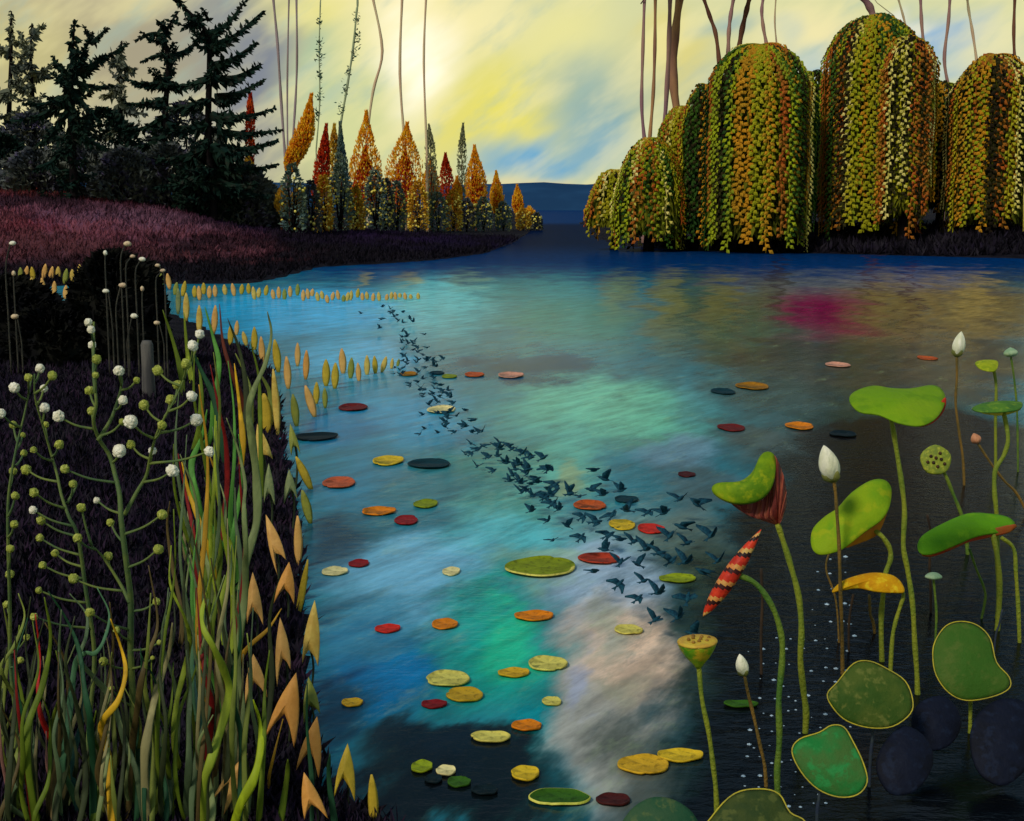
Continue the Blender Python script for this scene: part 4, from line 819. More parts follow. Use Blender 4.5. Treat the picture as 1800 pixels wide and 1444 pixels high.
for i, (x, y, w, h, cn, ln) in enumerate(sorted(OV)):
    m, ft = sliver(x, y, w, h, ln, cn, 200 + i)
    tag(obj('fringe_leaf', m, LM[cn], None, ft), '%s %s leaf in the near fringe bordering the blue water, %s from its left end' % ({'straw': 'straw', 'tan': 'tan', 'mustard': 'mustard', 'moss': 'moss-green', 'sage': 'sage', 'apricot': 'apricot'}[cn], 'long' if h > 50 else ('broad' if w > 13 else 'slim'), nth(i + 1)), 'leaf', 'upright leaves of the near fringe')

# arrow-shaped leaves on thin stalks
def flatpoly(m, outline, c, Y, lift, thick, nrm=None, mi=0, curl=0.0):
    """outline in picture px laid on a (tilted) plane at Y, domed by lift and given a thickness"""
    C0 = at(c[0], c[1], Y); nrm = Vector(nrm or (0, -1, .25)).normalized()
    P = []
    for (x, y) in outline:
        d = ray(x, y); t_ = nrm.dot(C0 - EYE) / nrm.dot(d); P.append(EYE + d * t_)
    n = len(P); rings = [0, .35, .7, .92, 1.0]; vs = []
    for f in rings:
        for k, p_ in enumerate(P):
            q = C0.lerp(p_, f) + nrm * (lift * (1 - f * f) + curl * f ** 4 * math.sin(k * 6.283 / n * 2 + 1)); vs.append(q)
    fs = [(i * n + k, (i + 1) * n + k, (i + 1) * n + (k + 1) % n, i * n + (k + 1) % n) for i in range(len(rings) - 1) for k in range(n)]
    L = len(rings) * n; vs += [q - nrm * thick for q in vs[L - n:]]
    o2 = L - n
    fs += [(o2 + k, L + k, L + (k + 1) % n, o2 + (k + 1) % n) for k in range(n)]
    vs.append(C0 - nrm * thick); fs += [(L + k, L + n, L + (k + 1) % n) for k in range(n)]
    m.add(vs, fs, mi)
M_STALK = mat('reed_stalk', S(52, 62, 30), S(36, 44, 28), scale=5, rough=.7)
ARW = [((452, 745), (454, 823), (480, 808), (462, 800), 'straw', 16), ((472, 815), (464, 885), (483, 889), (473, 867), 'sage', 13), ((508, 825), (499, 888), (523, 880), (512, 862), 'sage', 14), ((510, 745), (512, 802), (528, 798), (518, 784), 'moss', 13),
       ((467, 905), (488, 1013), (503, 985), (484, 973), 'tan', 24), ((508, 988), (480, 1063), (517, 1063), (500, 1035), 'apricot', 20), ((444, 1006), (434, 1098), (463, 1100), (445, 1072), 'tan', 20), ((553, 1055), (531, 1168), (559, 1172), (543, 1143), 'straw', 26),
       ((492, 1086), (487, 1208), (511, 1178), (497, 1158), 'tan', 24), ((445, 1150), (431, 1240), (470, 1227), (447, 1200), 'tan', 24), ((520, 1183), (465, 1298), (517, 1316), (500, 1255), 'apricot', 30), ((542, 1190), (534, 1275), (563, 1255), (543, 1240), 'moss', 19),
       ((557, 1260), (520, 1355), (560, 1368), (545, 1320), 'apricot', 26), ((434, 1325), (370, 1410), (393, 1433), (400, 1382), 'tan', 26), ((534, 1358), (535, 1442), (577, 1440), (548, 1415), 'apricot', 20), ((611, 1307), (587, 1403), (624, 1410), (603, 1368), 'mustard', 24)]
CNM = {'straw': 'straw-yellow', 'tan': 'tan', 'apricot': 'apricot', 'mustard': 'mustard', 'moss': 'moss-green', 'sage': 'sage-green'}
ARW.sort(key=lambda a: a[0][1])
def grp_y(pxb, pyb): return hit(pxb, pyb)
for i, (tp, l_, r_, n_, cn, bw) in enumerate(ARW):
    foot = hit(n_[0], min(n_[1] + 75, 1560)); Y = foot.y
    tp, l_, r_, n_ = map(Vector, (tp, l_, r_, n_))
    c = tp.lerp(n_, .78)
    def side(a, b_, s_, bulge):
        d = b_ - a; nn_ = Vector((-d.y, d.x)).normalized() * s_
        return [a.lerp(b_, t_) + nn_ * bulge * math.sin(math.pi * t_) for t_ in (.0, .17, .34, .5, .67, .84)]
    out = side(tp, r_, -1, bw * .22) + side(r_, n_, -1, -2.5) + side(n_, l_, -1, -2.5) + side(l_, tp, -1, bw * .22)
    T = thing('arrowhead_plant', '%s arrow-shaped leaf on a stalk edging the reeds, %s from the top' % (CNM[cn], nth(i + 1)), 'arrowhead leaf', foot, 'arrow-shaped leaves along the near bank')
    m = MB(); flatpoly(m, out, c, Y, .02, .010, (rf.uniform(-.15, .15), -1, .3)); obj('leaf', m, LM[cn], T)
    m = MB(); a = at(n_.x, n_.y, Y) + Vector((0, .03, .01)); m.tube(smooth_line([foot - Vector((0, 0, .1)), foot.lerp(a, .5) + Vector((.02, .02, 0)), a, at(c.x, c.y, Y) + Vector((0, .015, 0))], 4), .006 * Y / 7, 6); obj('stalk', m, M_STALK, T)
SLV = [((520, 803), (548, 863), 16, 'mustard'), ((531, 862), (546, 921), 17, 'moss'), ((523, 907), (524, 998), 16, 'tan'), ((541, 984), (521, 1094), 13, 'mustard'), ((653, 1362), (658, 1462), 20, 'mustard')]
for i, (a, b_, w, cn) in enumerate(SLV):
    m, ft = sliver((a[0] + b_[0]) / 2, (a[1] + b_[1]) / 2, w, b_[1] - a[1], -(b_[0] - a[0]) / (b_[1] - a[1]) / .6, cn, 400 + i)
    tag(obj('blade_leaf', m, LM[cn], None, ft), '%s undivided pointed leaf among the arrow leaves, %s from the top' % (CNM[cn], nth(i + 1)), 'leaf', 'plain blade leaves among the arrow leaves')

# ------------------------------------------------------------------ ribbon reeds of the near left bank
RC = {'mauve': S(150, 104, 92), 'olive': S(112, 122, 50), 'red': S(168, 30, 24), 'sea': S(72, 112, 76), 'deep': S(30, 70, 42), 'greygreen': S(86, 104, 70), 'gold': S(204, 158, 28), 'brown': S(84, 70, 36), 'yg': S(140, 156, 42),
      'taupe': S(136, 128, 84), 'crimson': S(120, 22, 20), 'lime': S(152, 168, 26), 'sage': S(122, 134, 82), 'bright': S(84, 140, 54), 'ochre': S(176, 132, 34), 'moss': S(92, 110, 24), 'dusk': S(52, 60, 34), 'teal': S(44, 84, 76), 'russet': S(92, 38, 22)}
RM = {k: mat('reed_' + k, c, tuple(x * .72 for x in c[:3]) + (1,), scale=5, stretch=(1, 1, .35), rough=.6, bump=.3, spec=.2, c3=tuple(x * 1.25 for x in c[:3]) + (1,)) for k, c in RC.items()}
RN = {'mauve': 'mauve-pink', 'olive': 'olive', 'red': 'bright red', 'sea': 'sea-green', 'deep': 'deep green', 'greygreen': 'grey-green', 'gold': 'golden', 'brown': 'brown', 'yg': 'yellow-green', 'taupe': 'taupe', 'crimson': 'dark crimson', 'lime': 'lime', 'sage': 'sage', 'bright': 'bright green', 'ochre': 'ochre', 'moss': 'moss-green', 'dusk': 'dusky', 'teal': 'teal', 'russet': 'russet'}
REEDS = [('mauve', 9, [(5, 1200), (10, 1300), (12, 1380), (24, 1470)]), ('olive', 13, [(24, 1050), (36, 1090), (30, 1130), (12, 1165), (18, 1210), (38, 1270), (34, 1310), (26, 1360), (35, 1400), (60, 1432), (70, 1480)]), ('moss', 15, [(78, 1050), (80, 1130), (70, 1210), (56, 1270), (58, 1340), (66, 1480)]),
         ('red', 11, [(56, 1085), (62, 1160), (68, 1200), (80, 1245), (92, 1300), (98, 1380), (105, 1480)]), ('sea', 13, [(164, 1040), (186, 1085), (187, 1120), (175, 1140), (150, 1148), (125, 1175), (120, 1230), (122, 1290), (117, 1340), (125, 1390), (145, 1480)]), ('deep', 14, [(85, 1040), (110, 1100), (135, 1150), (155, 1210), (165, 1250), (158, 1300), (156, 1370), (160, 1480)]),
         ('greygreen', 13, [(115, 1050), (145, 1085), (155, 1115), (148, 1150), (165, 1190), (190, 1240), (215, 1310), (245, 1355), (268, 1480)]), ('gold', 15, [(194, 1088), (203, 1140), (217, 1185), (213, 1225), (190, 1255), (178, 1290), (182, 1340), (190, 1390), (206, 1480)]), ('brown', 13, [(255, 1000), (272, 1100), (262, 1150), (255, 1190), (240, 1260), (225, 1330), (220, 1480)]),
         ('yg', 12, [(300, 960), (305, 1020), (328, 1080), (330, 1130), (320, 1180), (310, 1240), (313, 1300), (316, 1340), (300, 1375), (296, 1480)]), ('taupe', 17, [(303, 1095), (290, 1160), (272, 1220), (265, 1280), (260, 1340), (258, 1480)]), ('greygreen', 13, [(290, 1040), (287, 1160), (292, 1220), (298, 1260), (283, 1300), (285, 1340), (300, 1400), (296, 1480)]),
         ('crimson', 12, [(340, 1040), (353, 1120), (366, 1180), (374, 1230), (366, 1290), (358, 1340), (352, 1480)]), ('yg', 17, [(372, 1010), (358, 1050), (352, 1080), (362, 1100), (380, 1130), (392, 1180), (398, 1230), (385, 1290), (375, 1330), (360, 1380), (352, 1480)]), ('greygreen', 14, [(322, 1150), (330, 1210), (335, 1260), (338, 1340), (328, 1400), (322, 1480)]), ('moss', 11, [(330, 1190), (334, 1270), (340, 1350), (336, 1480)]),
         ('sage', 13, [(398, 735), (412, 790), (428, 850), (432, 890), (436, 960), (430, 1000), (425, 1060), (420, 1120), (418, 1200), (420, 1300), (412, 1380)]), ('sage', 16, [(470, 548), (474, 590), (465, 640), (450, 680), (440, 720), (443, 780), (448, 850), (450, 920), (435, 980), (428, 1030), (420, 1110)]), ('olive', 10, [(412, 622), (430, 660), (442, 700), (444, 760)]),
         ('russet', 10, [(384, 535), (392, 600), (408, 650), (425, 700), (438, 760)]), ('crimson', 11, [(372, 640), (388, 720), (396, 780), (396, 860), (388, 940), (380, 1000)]), ('bright', 15, [(364, 720), (352, 770), (336, 812), (342, 850), (352, 890), (358, 930)]), ('ochre', 13, [(368, 800), (380, 850), (366, 890), (360, 930), (366, 980)]), ('gold', 14, [(316, 815), (330, 870), (350, 910), (368, 960), (376, 1010), (374, 1080)]),
         ('bright', 12, [(318, 940), (330, 1000), (342, 1060), (346, 1120)]), ('moss', 12, [(312, 885), (335, 950), (362, 1000), (374, 1050)]), ('gold', 12, [(410, 640), (420, 720), (428, 780), (424, 830)]), ('moss', 11, [(286, 545), (302, 600), (318, 660), (322, 700)]), ('bright', 13, [(358, 540), (372, 590), (386, 640), (380, 700), (372, 760), (350, 800)]), ('moss', 11, [(345, 630), (354, 680), (354, 740), (340, 800)]),
         ('deep', 14, [(330, 600), (350, 650), (375, 700), (390, 760), (400, 820)]), ('yg', 10, [(322, 550), (328, 620), (340, 680)]), ('lime', 18, [(445, 1230), (452, 1280), (456, 1320), (450, 1360), (425, 1410), (405, 1480)]), ('ochre', 11, [(492, 1075), (472, 1105), (442, 1130), (422, 1160), (416, 1200)]), ('moss', 14, [(506, 1335), (500, 1380), (486, 1480)]), ('deep', 13, [(580, 1325), (575, 1380), (590, 1480)]),
         ('ochre', 7, [(497, 1265), (485, 1320), (475, 1370), (478, 1430)]), ('sage', 11, [(412, 1040), (420, 1100), (416, 1200), (424, 1260), (410, 1340), (405, 1420)]), ('yg', 13, [(390, 930), (402, 960), (404, 1000), (392, 1060), (398, 1130)]), ('olive', 11, [(456, 655), (472, 690), (474, 730)]), ('greygreen', 12, [(410, 860), (412, 920), (424, 980), (430, 1050), (424, 1120)]), ('teal', 12, [(340, 1170), (352, 1230), (362, 1290), (358, 1370), (352, 1440)]),
         ('brown', 9, [(300, 880), (290, 930), (300, 1000), (322, 1080), (320, 1150)]), ('taupe', 10, [(345, 1120), (356, 1200), (352, 1290), (348, 1380), (340, 1480)]), ('dusk', 12, [(300, 1060), (306, 1120), (280, 1200), (262, 1300), (240, 1400), (238, 1480)]), ('dusk', 12, [(100, 1150), (110, 1230), (104, 1320), (112, 1480)]), ('dusk', 12, [(210, 1180), (230, 1260), (224, 1350), (228, 1480)]), ('olive', 9, [(5, 1060), (8, 1140), (2, 1220), (6, 1320)]),
         ('mauve', 10, [(86, 1280), (92, 1340), (100, 1400), (104, 1480)]), ('sea', 10, [(350, 1080), (340, 1140), (344, 1220), (352, 1300)]), ('moss', 11, [(470, 1150), (462, 1220), (466, 1300), (462, 1400), (452, 1480)]), ('dusk', 11, [(486, 1030), (470, 1100), (476, 1200), (470, 1300)]), ('deep', 9, [(540, 1200), (536, 1290), (546, 1380), (550, 1480)]), ('dusk', 10, [(400, 560), (420, 620), (432, 690), (430, 760)]),
         ('moss', 9, [(440, 600), (452, 660), (456, 720), (460, 800), (462, 880)]), ('dusk', 11, [(380, 1020), (386, 1100), (400, 1200), (404, 1320), (396, 1480)]), ('olive', 12, [(430, 1120), (438, 1200), (432, 1300), (436, 1400), (430, 1480)]), ('crimson', 8, [(28, 1140), (40, 1220), (44, 1320), (52, 1480)]), ('teal', 12, [(140, 1180), (146, 1260), (136, 1340), (150, 1480)]), ('olive', 12, [(200, 1320), (208, 1400), (216, 1480)]), ('dusk', 12, [(176, 1150), (186, 1230), (172, 1330), (176, 1480)]), ('sage', 10, [(330, 980), (326, 1060), (338, 1140), (344, 1220)])]
rz = random.Random(77)
for i in range(74):
    x0 = rz.uniform(6, 455); yt = rz.uniform(880, 1270) if x0 > 250 else rz.uniform(1050, 1300); ph = rz.uniform(0, 6); am = rz.uniform(4, 12)
    REEDS.append((rz.choice(['olive', 'sage', 'moss', 'dusk', 'greygreen', 'dusk', 'brown', 'moss', 'taupe', 'deep']), rz.uniform(8, 12), [(x0 + rz.uniform(-3, 3) + am * math.sin(ph + s_ * 1.5) + (5 - s_) * rz.uniform(-3, 4), yt + (1480 - yt) * s_ / 5) for s_ in range(6)]))
for i in range(26):
    x0 = rz.uniform(340, 425); yb = rz.uniform(1010, 1330); yt = rz.uniform(600, 900) if i % 2 else rz.uniform(760, 980); ph = rz.uniform(0, 6); am = rz.uniform(5, 11); ln = rz.uniform(-14, 6)
    REEDS.append((rz.choice(['olive', 'sage', 'moss', 'ochre', 'greygreen', 'yg', 'crimson', 'moss', 'taupe', 'deep', 'bright']), rz.uniform(8, 13), [(x0 + am * math.sin(ph + s_ * 1.3) + (5 - s_) * ln, yt + (yb - yt) * s_ / 5) for s_ in range(6)]))
cl = {}
for cn, w, pts in REEDS:
    b_ = pts[-1]; key = (int(b_[0] // 62), 0 if b_[1] >= 1400 else 1 + int(b_[1] // 160)); cl.setdefault(key, []).append((cn, w, pts))
used_lb = set()
for key in sorted(cl):
    L = cl[key]; L.sort(key=lambda e: -e[1]); f0 = hit(L[0][2][-1][0], min(1560, L[0][2][-1][1])); base = f0.copy()
    cols = []
    for e in L:
        if RN[e[0]] not in cols: cols.append(RN[e[0]])
    xm = sum(e[2][0][0] for e in L) / len(L); ym = min(e[2][0][1] for e in L)
    where = 'at the left margin' if xm < 60 else 'under the budding stems' if xm < 240 else 'beside the arrow leaves' if xm > 400 else 'amid the reed bed'
    hl = 'rising highest' if ym < 700 else 'of middle height' if ym < 1000 else 'low in the picture'
    lb = '%s ribbon reeds %s, %s' % (', '.join(cols[:3]), where, hl) if len(L) > 1 else 'single %s ribbon reed %s, %s' % (cols[0], where, hl)
    if lb in used_lb: lb += ', nearer the water'
    used_lb.add(lb)
    T = thing('ribbon_reed', lb, 'reeds', base, 'ribbon reeds of the left bank')
    for j, (cn, w, pts) in enumerate(L):
        Y = hit(pts[-1][0], min(1560, pts[-1][1])).y + (j % 4) * .07
        r = random.Random(j * 7 + key[0]); k = mpp(Y)
        Q = smooth_line([at(x, y, Y) + Vector((0, .06 * math.sin(q_ * 1.3 + j), 0)) for q_, (x, y) in enumerate(pts)], 6); n = len(Q)
        gz = ground(Q[-1].x, Q[-1].y)
        Q.append(Vector((Q[-1].x, Q[-1].y, min(gz, Q[-1].z) - .12))); n += 1
        rad = [max(.0025, w * .96 * k / 2 * (min(1, .10 + 1.35 * (i_ / n) ** .75)) * (1 + .12 * math.sin(i_ * .7 + j))) for i_ in range(n)]
        m = MB(); m.tube(Q, rad, 8, .3); obj('reed_blade', m, RM[cn], T)

# ------------------------------------------------------------------ budding stems with round white and green heads
M_BS = mat('budding_stem', S(104, 116, 50), S(66, 90, 52), scale=4, rough=.7, bump=.2)
M_BG = mat('green_bud', S(160, 164, 62), S(138, 146, 56), scale=30, rough=.7, bump=.5, c3=S(190, 190, 100))
M_BW = mat('white_bud', S(245, 238, 214), S(225, 216, 184), scale=30, rough=.7, bump=.5)
PL = [('tallest budding plant, its straight stem topped by two white heads', [[(232, 1470), (228, 1250), (224, 1150), (229, 1060), (226, 980), (219, 910), (212, 870), (198, 838), (186, 805), (172, 775), (168, 740), (176, 705), (168, 660), (162, 610), (158, 568)], [(219, 905), (235, 870), (252, 840), (264, 800), (284, 750), (312, 700), (336, 640)], [(172, 775), (192, 735), (208, 680), (210, 655)], [(228, 1060), (205, 1030), (175, 985), (160, 960)]],
       [(155, 567, 7, 1), (160, 580, 7, 1), (162, 607, 7, 1), (170, 632, 8, 0), (168, 660, 6, 0), (157, 687, 8, 0), (161, 723, 8, 0), (209, 652, 9, 1), (216, 704, 8, 1), (103, 732, 10, 1), (210, 793, 12, 1), (114, 825, 8, 0), (143, 893, 8, 0), (285, 905, 9, 0), (278, 966, 9, 0), (190, 978, 8, 0), (136, 946, 8, 0), (303, 828, 11, 1), (230, 742, 12, 1), (268, 793, 7, 1), (230, 782, 8, 0), (285, 748, 8, 0), (345, 739, 11, 1), (170, 880, 6, 1), (194, 919, 7, 0), (368, 794, 9, 1), (240, 669, 6, 0), (277, 652, 9, 0), (327, 640, 9, 0), (312, 677, 8, 0), (300, 703, 9, 0), (337, 697, 9, 1), (339, 608, 9, 1), (351, 588, 8, 1), (253, 712, 9, 0), (215, 742, 6, 0), (205, 1108, 6, 0), (275, 1058, 7, 0), (280, 1130, 5, 0), (268, 1157, 4, 0), (182, 1163, 8, 0), (195, 1211, 6, 0), (129, 1018, 9, 0), (158, 1077, 8, 0)]),
      ('slimmer budding plant left of the tallest one, with mostly green heads', [[(150, 1470), (150, 1300), (160, 1160), (150, 1040), (142, 940), (128, 905), (110, 870), (95, 835), (82, 800), (74, 755), (66, 700), (68, 655)], [(118, 885), (128, 860), (128, 852)]],
       [(70, 648, 8, 1), (92, 661, 8, 0), (77, 683, 7, 1), (78, 717, 9, 1), (80, 747, 6, 0), (104, 782, 8, 0), (46, 826, 9, 0), (60, 866, 8, 0), (128, 851, 7, 0), (58, 897, 7, 1), (72, 915, 8, 0), (70, 946, 7, 0), (97, 973, 7, 0), (59, 791, 6, 0), (75, 994, 7, 0), (68, 1038, 6, 0), (60, 1085, 7, 0)]),
      ('budding plant at the left margin with white heads at its top', [[(14, 1470), (22, 1300), (12, 1180), (16, 1060), (20, 960), (22, 870), (30, 790), (38, 730), (48, 670)]],
       [(2, 727, 8, 1), (25, 682, 9, 1), (50, 664, 7, 0), (40, 765, 5, 0), (23, 747, 7, 0), (42, 797, 6, 0), (23, 829, 7, 0), (27, 872, 7, 0), (25, 922, 7, 0), (18, 965, 7, 0), (17, 1010, 8, 0), (12, 1063, 7, 0), (47, 1121, 6, 0), (36, 1161, 6, 0)])]
for pi_, (lb, stems, buds) in enumerate(PL):
    foot = hit(stems[0][0][0], 1470); Y = foot.y + .25 * pi_ + .12; foot.y = Y; foot.z = ground(foot.x, Y)
    T = thing('budding_plant', lb, 'plant', foot, 'budding plants of the left bank')
    m = MB(); allp = []
    for si, st in enumerate(stems):
        Q = smooth_line([at(x, y, Y) + Vector((0, .05 * math.sin(i_), 0)) for i_, (x, y) in enumerate(st)], 5); n = len(Q)
        w0 = (.013 if si == 0 else .008) * (1.1 if pi_ == 0 else .8)
        m.tube(Q, [w0 * (1 - .72 * i_ / n) for i_ in range(n)], 7)
        q2 = smooth_line([Vector((x, y)) for x, y in st], 5); allp += list(zip(q2, Q))
    obj('stem', m, M_BS, T)
    for bi, (x, y, rr_, wh) in enumerate(buds):
        rr_ *= 1.08
        r = random.Random(bi + 50 * pi_)
        best = min((e for e in allp if e[0].y > y - 4), key=lambda e: abs(e[0].y - y - 26) * .8 + abs(e[0].x - x))
        b_ = at(x, y, Y + r.uniform(-.12, .08)); k = mpp(Y)
        m = MB(); m.blob(b_, rr_ * k * .95, 10, 7, jit=.06, rr=r)
        for q_ in range(14): 
            d = Vector((r.uniform(-1, 1), r.uniform(-1, 1), r.uniform(-1, 1))).normalized(); m.blob(b_ + d * rr_ * k * .72, rr_ * k * .36, 6, 4, rr=r)
        hd = obj('bud', m, M_BW if wh else M_BG, T)
        m = MB(); a = best[1]; md = a.lerp(b_, .55) + Vector((0, 0, -.012)); m.tube(smooth_line([a, md, b_], 4), [.0065, .006, .0055, .005, .005, .0045, .0045, .004, .004], 5); obj('twig', m, M_BS, T)

# ------------------------------------------------------------------ dark shrubs on the point, and nodding buds round them
M_SHD = mat('dark_shrub_leaves', S(16, 16, 18), S(26, 26, 22), scale=2, bump=0, rough=.95, spec=.03)
def dome(label, px, top, wpx, basey, Y, seed, n=3200):
    T, base, hh, rx = shrub('dark_shrub', label, 'shrub', px, basey, Y, wpx, basey - top, M_SHD, n, .16, None, seed, M_BARKD, True, .0)
    m = MB(); c = base; vs = []
    m.blob(base, 1.0, 18, 10, sq=(rx * .92, rx * .92, hh * .93), jit=.03, rr=random.Random(seed)); o = obj('shrub_heart', m, M_SHD, T)
dome('dark rounded shrub ringed by nodding pale buds, left of the waterline leaves', 205, 448, 172, 640, 20.5, 61)
dome('low dark shrub shouldering in from the left margin under the purple bank', 8, 492, 250, 640, 21.5, 62)
dome('lowest dark shrub in the dip between the two rounded ones', 95, 545, 170, 650, 20, 63, 2000)
dome('small dark shrub on the right flank of the rounded one', 262, 468, 64, 640, 21, 64, 1200)
M_NB = mat('pale_nodding_bud', S(214, 190, 150), S(190, 160, 130), scale=20, rough=.7)
M_NS = mat('nodding_stem', S(62, 58, 48), S(40, 40, 34), scale=6, rough=.7)
NB = [(22, 428, 1, 5, 45), (24, 481, 0, 4, 14), (26, 557, -1, 6, 46), (185, 445, 0, 4, 26), (224, 429, 1, 6, 30), (233, 451, 1, 4, 22), (250, 456, 1, 5, 26), (277, 467, -1, 4, 22), (286, 476, 1, 4, 20), (186, 512, -1, 5, 66), (216, 502, 1, 6, 40), (250, 508, 0, 4, 30), (236, 556, 1, 6, 44), (276, 568, -1, 5, 36)]
for i, (x, y, bend, rr_, ln) in enumerate(NB):
    Y = 18.6; k = mpp(Y)
    b_ = at(x, y, Y); a = at(x - bend * 12, y + ln, Y); gz = ground(a.x, Y)
    base = Vector((a.x, Y, gz)); T = thing('nodding_bud', 'pale nodding bud on a hooked stem before the dark shrubs, %s from the left' % nth(sorted(range(len(NB)), key=lambda j: NB[j][0]).index(i) + 1), 'flower', base, 'nodding buds before the dark shrubs')
    m = MB(); m.tube(smooth_line([base - Vector((0, 0, .05)), base.lerp(a, .6), a, at(x - bend * 5, y + 5, Y), at(x - bend * 3, y - 3, Y), b_], 4), [.013 - .0003 * q_ for q_ in range(21)], 6); obj('stem', m, M_NS, T)
    m = MB(); m.blob(b_, rr_ * k, 8, 6, sq=(1.25 if bend else .9, .9, .8 if bend else 1.2), jit=.08, rr=rng); obj('bud', m, M_NB if i % 3 else M_BW, T)
# old pale post
pY = hit(262, 700).y; pm_ = MB(); b0 = at(262, 702, pY); b0.z = ground(b0.x, pY); kk = mpp(pY)
pm_.tube([b0 - Vector((0, 0, .2)), b0 + Vector((0, 0, .1)), at(260, 650, pY), at(258, 606, pY), at(258, 599, pY)], [12 * kk, 12 * kk, 11 * kk, 11 * kk, 8 * kk], 9, .9)
tag(obj('wooden_post', pm_, mat('weathered_wood', S(96, 92, 86), S(66, 64, 64), scale=8, stretch=(1, 1, .15), rough=.9), None, b0), 'short weathered grey post standing on the dark bank beneath the rounded shrub', 'post')

# ------------------------------------------------------------------ lotus
LG = {k: mat('lotus_' + k, c[0], c[1], scale=c[2], rough=.68, bump=.3, bscale=26, spec=.12, c3=c[3]) for k, c in {
    'top': (S(108, 146, 14), S(122, 152, 18), 2.5, S(98, 136, 16)), 'fold': (S(120, 146, 14), S(84, 120, 14), 5, S(140, 152, 18)), 'bright': (S(130, 156, 16), S(100, 144, 18), 3, S(146, 160, 20)),
    'right': (S(92, 148, 14), S(84, 136, 16), 3, S(106, 154, 18)), 'yellow': (S(214, 160, 12), S(196, 134, 10), 8, S(220, 184, 30)), 'small': (S(160, 168, 24), S(130, 146, 20), 9, S(176, 180, 40)), 'far': (S(84, 124, 38), S(62, 104, 40), 9, S(110, 140, 40)),
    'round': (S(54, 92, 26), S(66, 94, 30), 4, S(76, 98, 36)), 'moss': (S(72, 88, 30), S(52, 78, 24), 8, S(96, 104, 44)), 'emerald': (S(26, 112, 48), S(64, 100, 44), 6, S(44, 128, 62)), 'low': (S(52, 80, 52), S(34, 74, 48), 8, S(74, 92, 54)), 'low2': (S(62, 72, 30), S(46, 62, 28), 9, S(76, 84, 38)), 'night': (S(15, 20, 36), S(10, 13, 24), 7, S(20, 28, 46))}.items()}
M_EDGE = mat('lotus_gold_edge', S(186, 168, 44), S(160, 148, 50), scale=14, rough=.6); M_ERED = mat('lotus_red_edge', S(186, 42, 16), S(160, 56, 18), scale=8, rough=.55); M_EOR = mat('lotus_orange_underside', S(200, 128, 24), S(180, 106, 20), scale=8, rough=.55)
M_EBR = mat('lotus_russet_edge', S(150, 84, 30), S(170, 60, 24), scale=8, rough=.55); M_EYL = mat('lotus_yellow_edge', S(206, 182, 60), S(180, 160, 40), scale=8, rough=.55)
M_LS = mat('lotus_stem', S(136, 140, 34), S(110, 126, 34), scale=4, rough=.6, bump=.6, bscale=60); M_LSB = mat('lotus_stem_brown', S(128, 96, 36), S(96, 80, 34), scale=4, rough=.6, bump=.6, bscale=60); M_LSN = mat('lotus_stem_blue', S(36, 44, 68), S(50, 60, 52), scale=4, rough=.6)
M_LSG = mat('lotus_stem_green', S(70, 106, 34), S(112, 128, 34), scale=3, rough=.6, bump=.6, bscale=60)
def stem_mb(pts, w, Y, foot=None, back=0):
    k = mpp(Y); Q = [at(x, y, Y) for x, y in pts]
    if back: Q[0] = Q[0] + Vector((0, back, 0))
    if foot is not None: Q.append(foot - Vector((0, 0, .15)))
    Q = smooth_line(Q, 6); n = len(Q); m = MB(); w *= .86
    m.tube(Q, [w * k / 2 * (1 + .10 * math.sin(i * .8) + .15 * i / n) for i in range(n)], 9); return m
def lotus(label, outline, c, nrm, mt, stem, foot_px, sw=11, lift=.02, rim=None, edge=None, edge_m=None, smat=M_LS, sub=4, curl=0, group='lotus leaves'):
    foot = hit(*foot_px); Y = foot.y; T = thing('lotus_leaf', label, 'lotus leaf', foot, group)
    out = smooth_loop(outline, sub); C = Vector(c)
    k = mpp(Y)
    m = MB()
    if rim:
        inn = [C.lerp(Vector(p_), .955) for p_ in out]
        flatpoly(m, inn, c, Y, lift, .006, nrm, curl=curl); obj('blade', m, mt, T)
        m = MB(); nr = Vector(nrm).normalized(); C0 = at(c[0], c[1], Y); P = []
        for (x, y) in [C.lerp(Vector(p_), .985) for p_ in out] :
            d = ray(x, y); P.append(EYE + d * (nr.dot(C0 - EYE) / nr.dot(d)) + nr * 0)
        P = [p_ + nr * curl * math.sin(i_ * 6.283 / len(P) * 2 + 1) for i_, p_ in enumerate(P)]
        P.append(P[0]); P.append(P[1]); m.tube(P, max(.003, 1.15 * k), 6); obj('rim', m, rim, T)
    else:
        flatpoly(m, out, c, Y, lift, .008, nrm, curl=curl); obj('blade', m, mt, T)
    if edge:
        nr = Vector(nrm).normalized()
        m = MB(); ec = Vector((sum(p_[0] for p_ in edge) / len(edge), sum(p_[1] for p_ in edge) / len(edge)))
        flatpoly(m, smooth_loop(edge, 3), ec, Y + .03, .006, .006, (0, -1, -.1)); obj('curled_edge', m, edge_m, T)
    if stem:
        m = stem_mb(stem, sw, Y, foot, .04); obj('stem', m, smat, T)
    return T, Y, foot
N_ = lambda a, s_=0: (math.sin(R(s_)), -math.sin(R(a)) * math.cos(R(s_)), math.cos(R(a)) * math.cos(R(s_)))
lotus('big flat yellow-green lotus leaf held highest, red along its right edge', [(1493, 703), (1503, 688), (1535, 678), (1565, 682), (1600, 683), (1640, 677), (1658, 688), (1661, 708), (1646, 734), (1618, 748), (1580, 743), (1545, 729), (1510, 723)], (1577, 712), N_(18), LG['top'], [(1566, 730), (1568, 745), (1574, 780), (1585, 850), (1590, 900), (1588, 960), (1595, 1000), (1604, 1060), (1608, 1130), (1612, 1190)], (1616, 1224), 10, .035, None, [(1663, 700), (1660, 722), (1640, 744), (1616, 751), (1622, 742), (1644, 726), (1655, 706)], M_ERED)
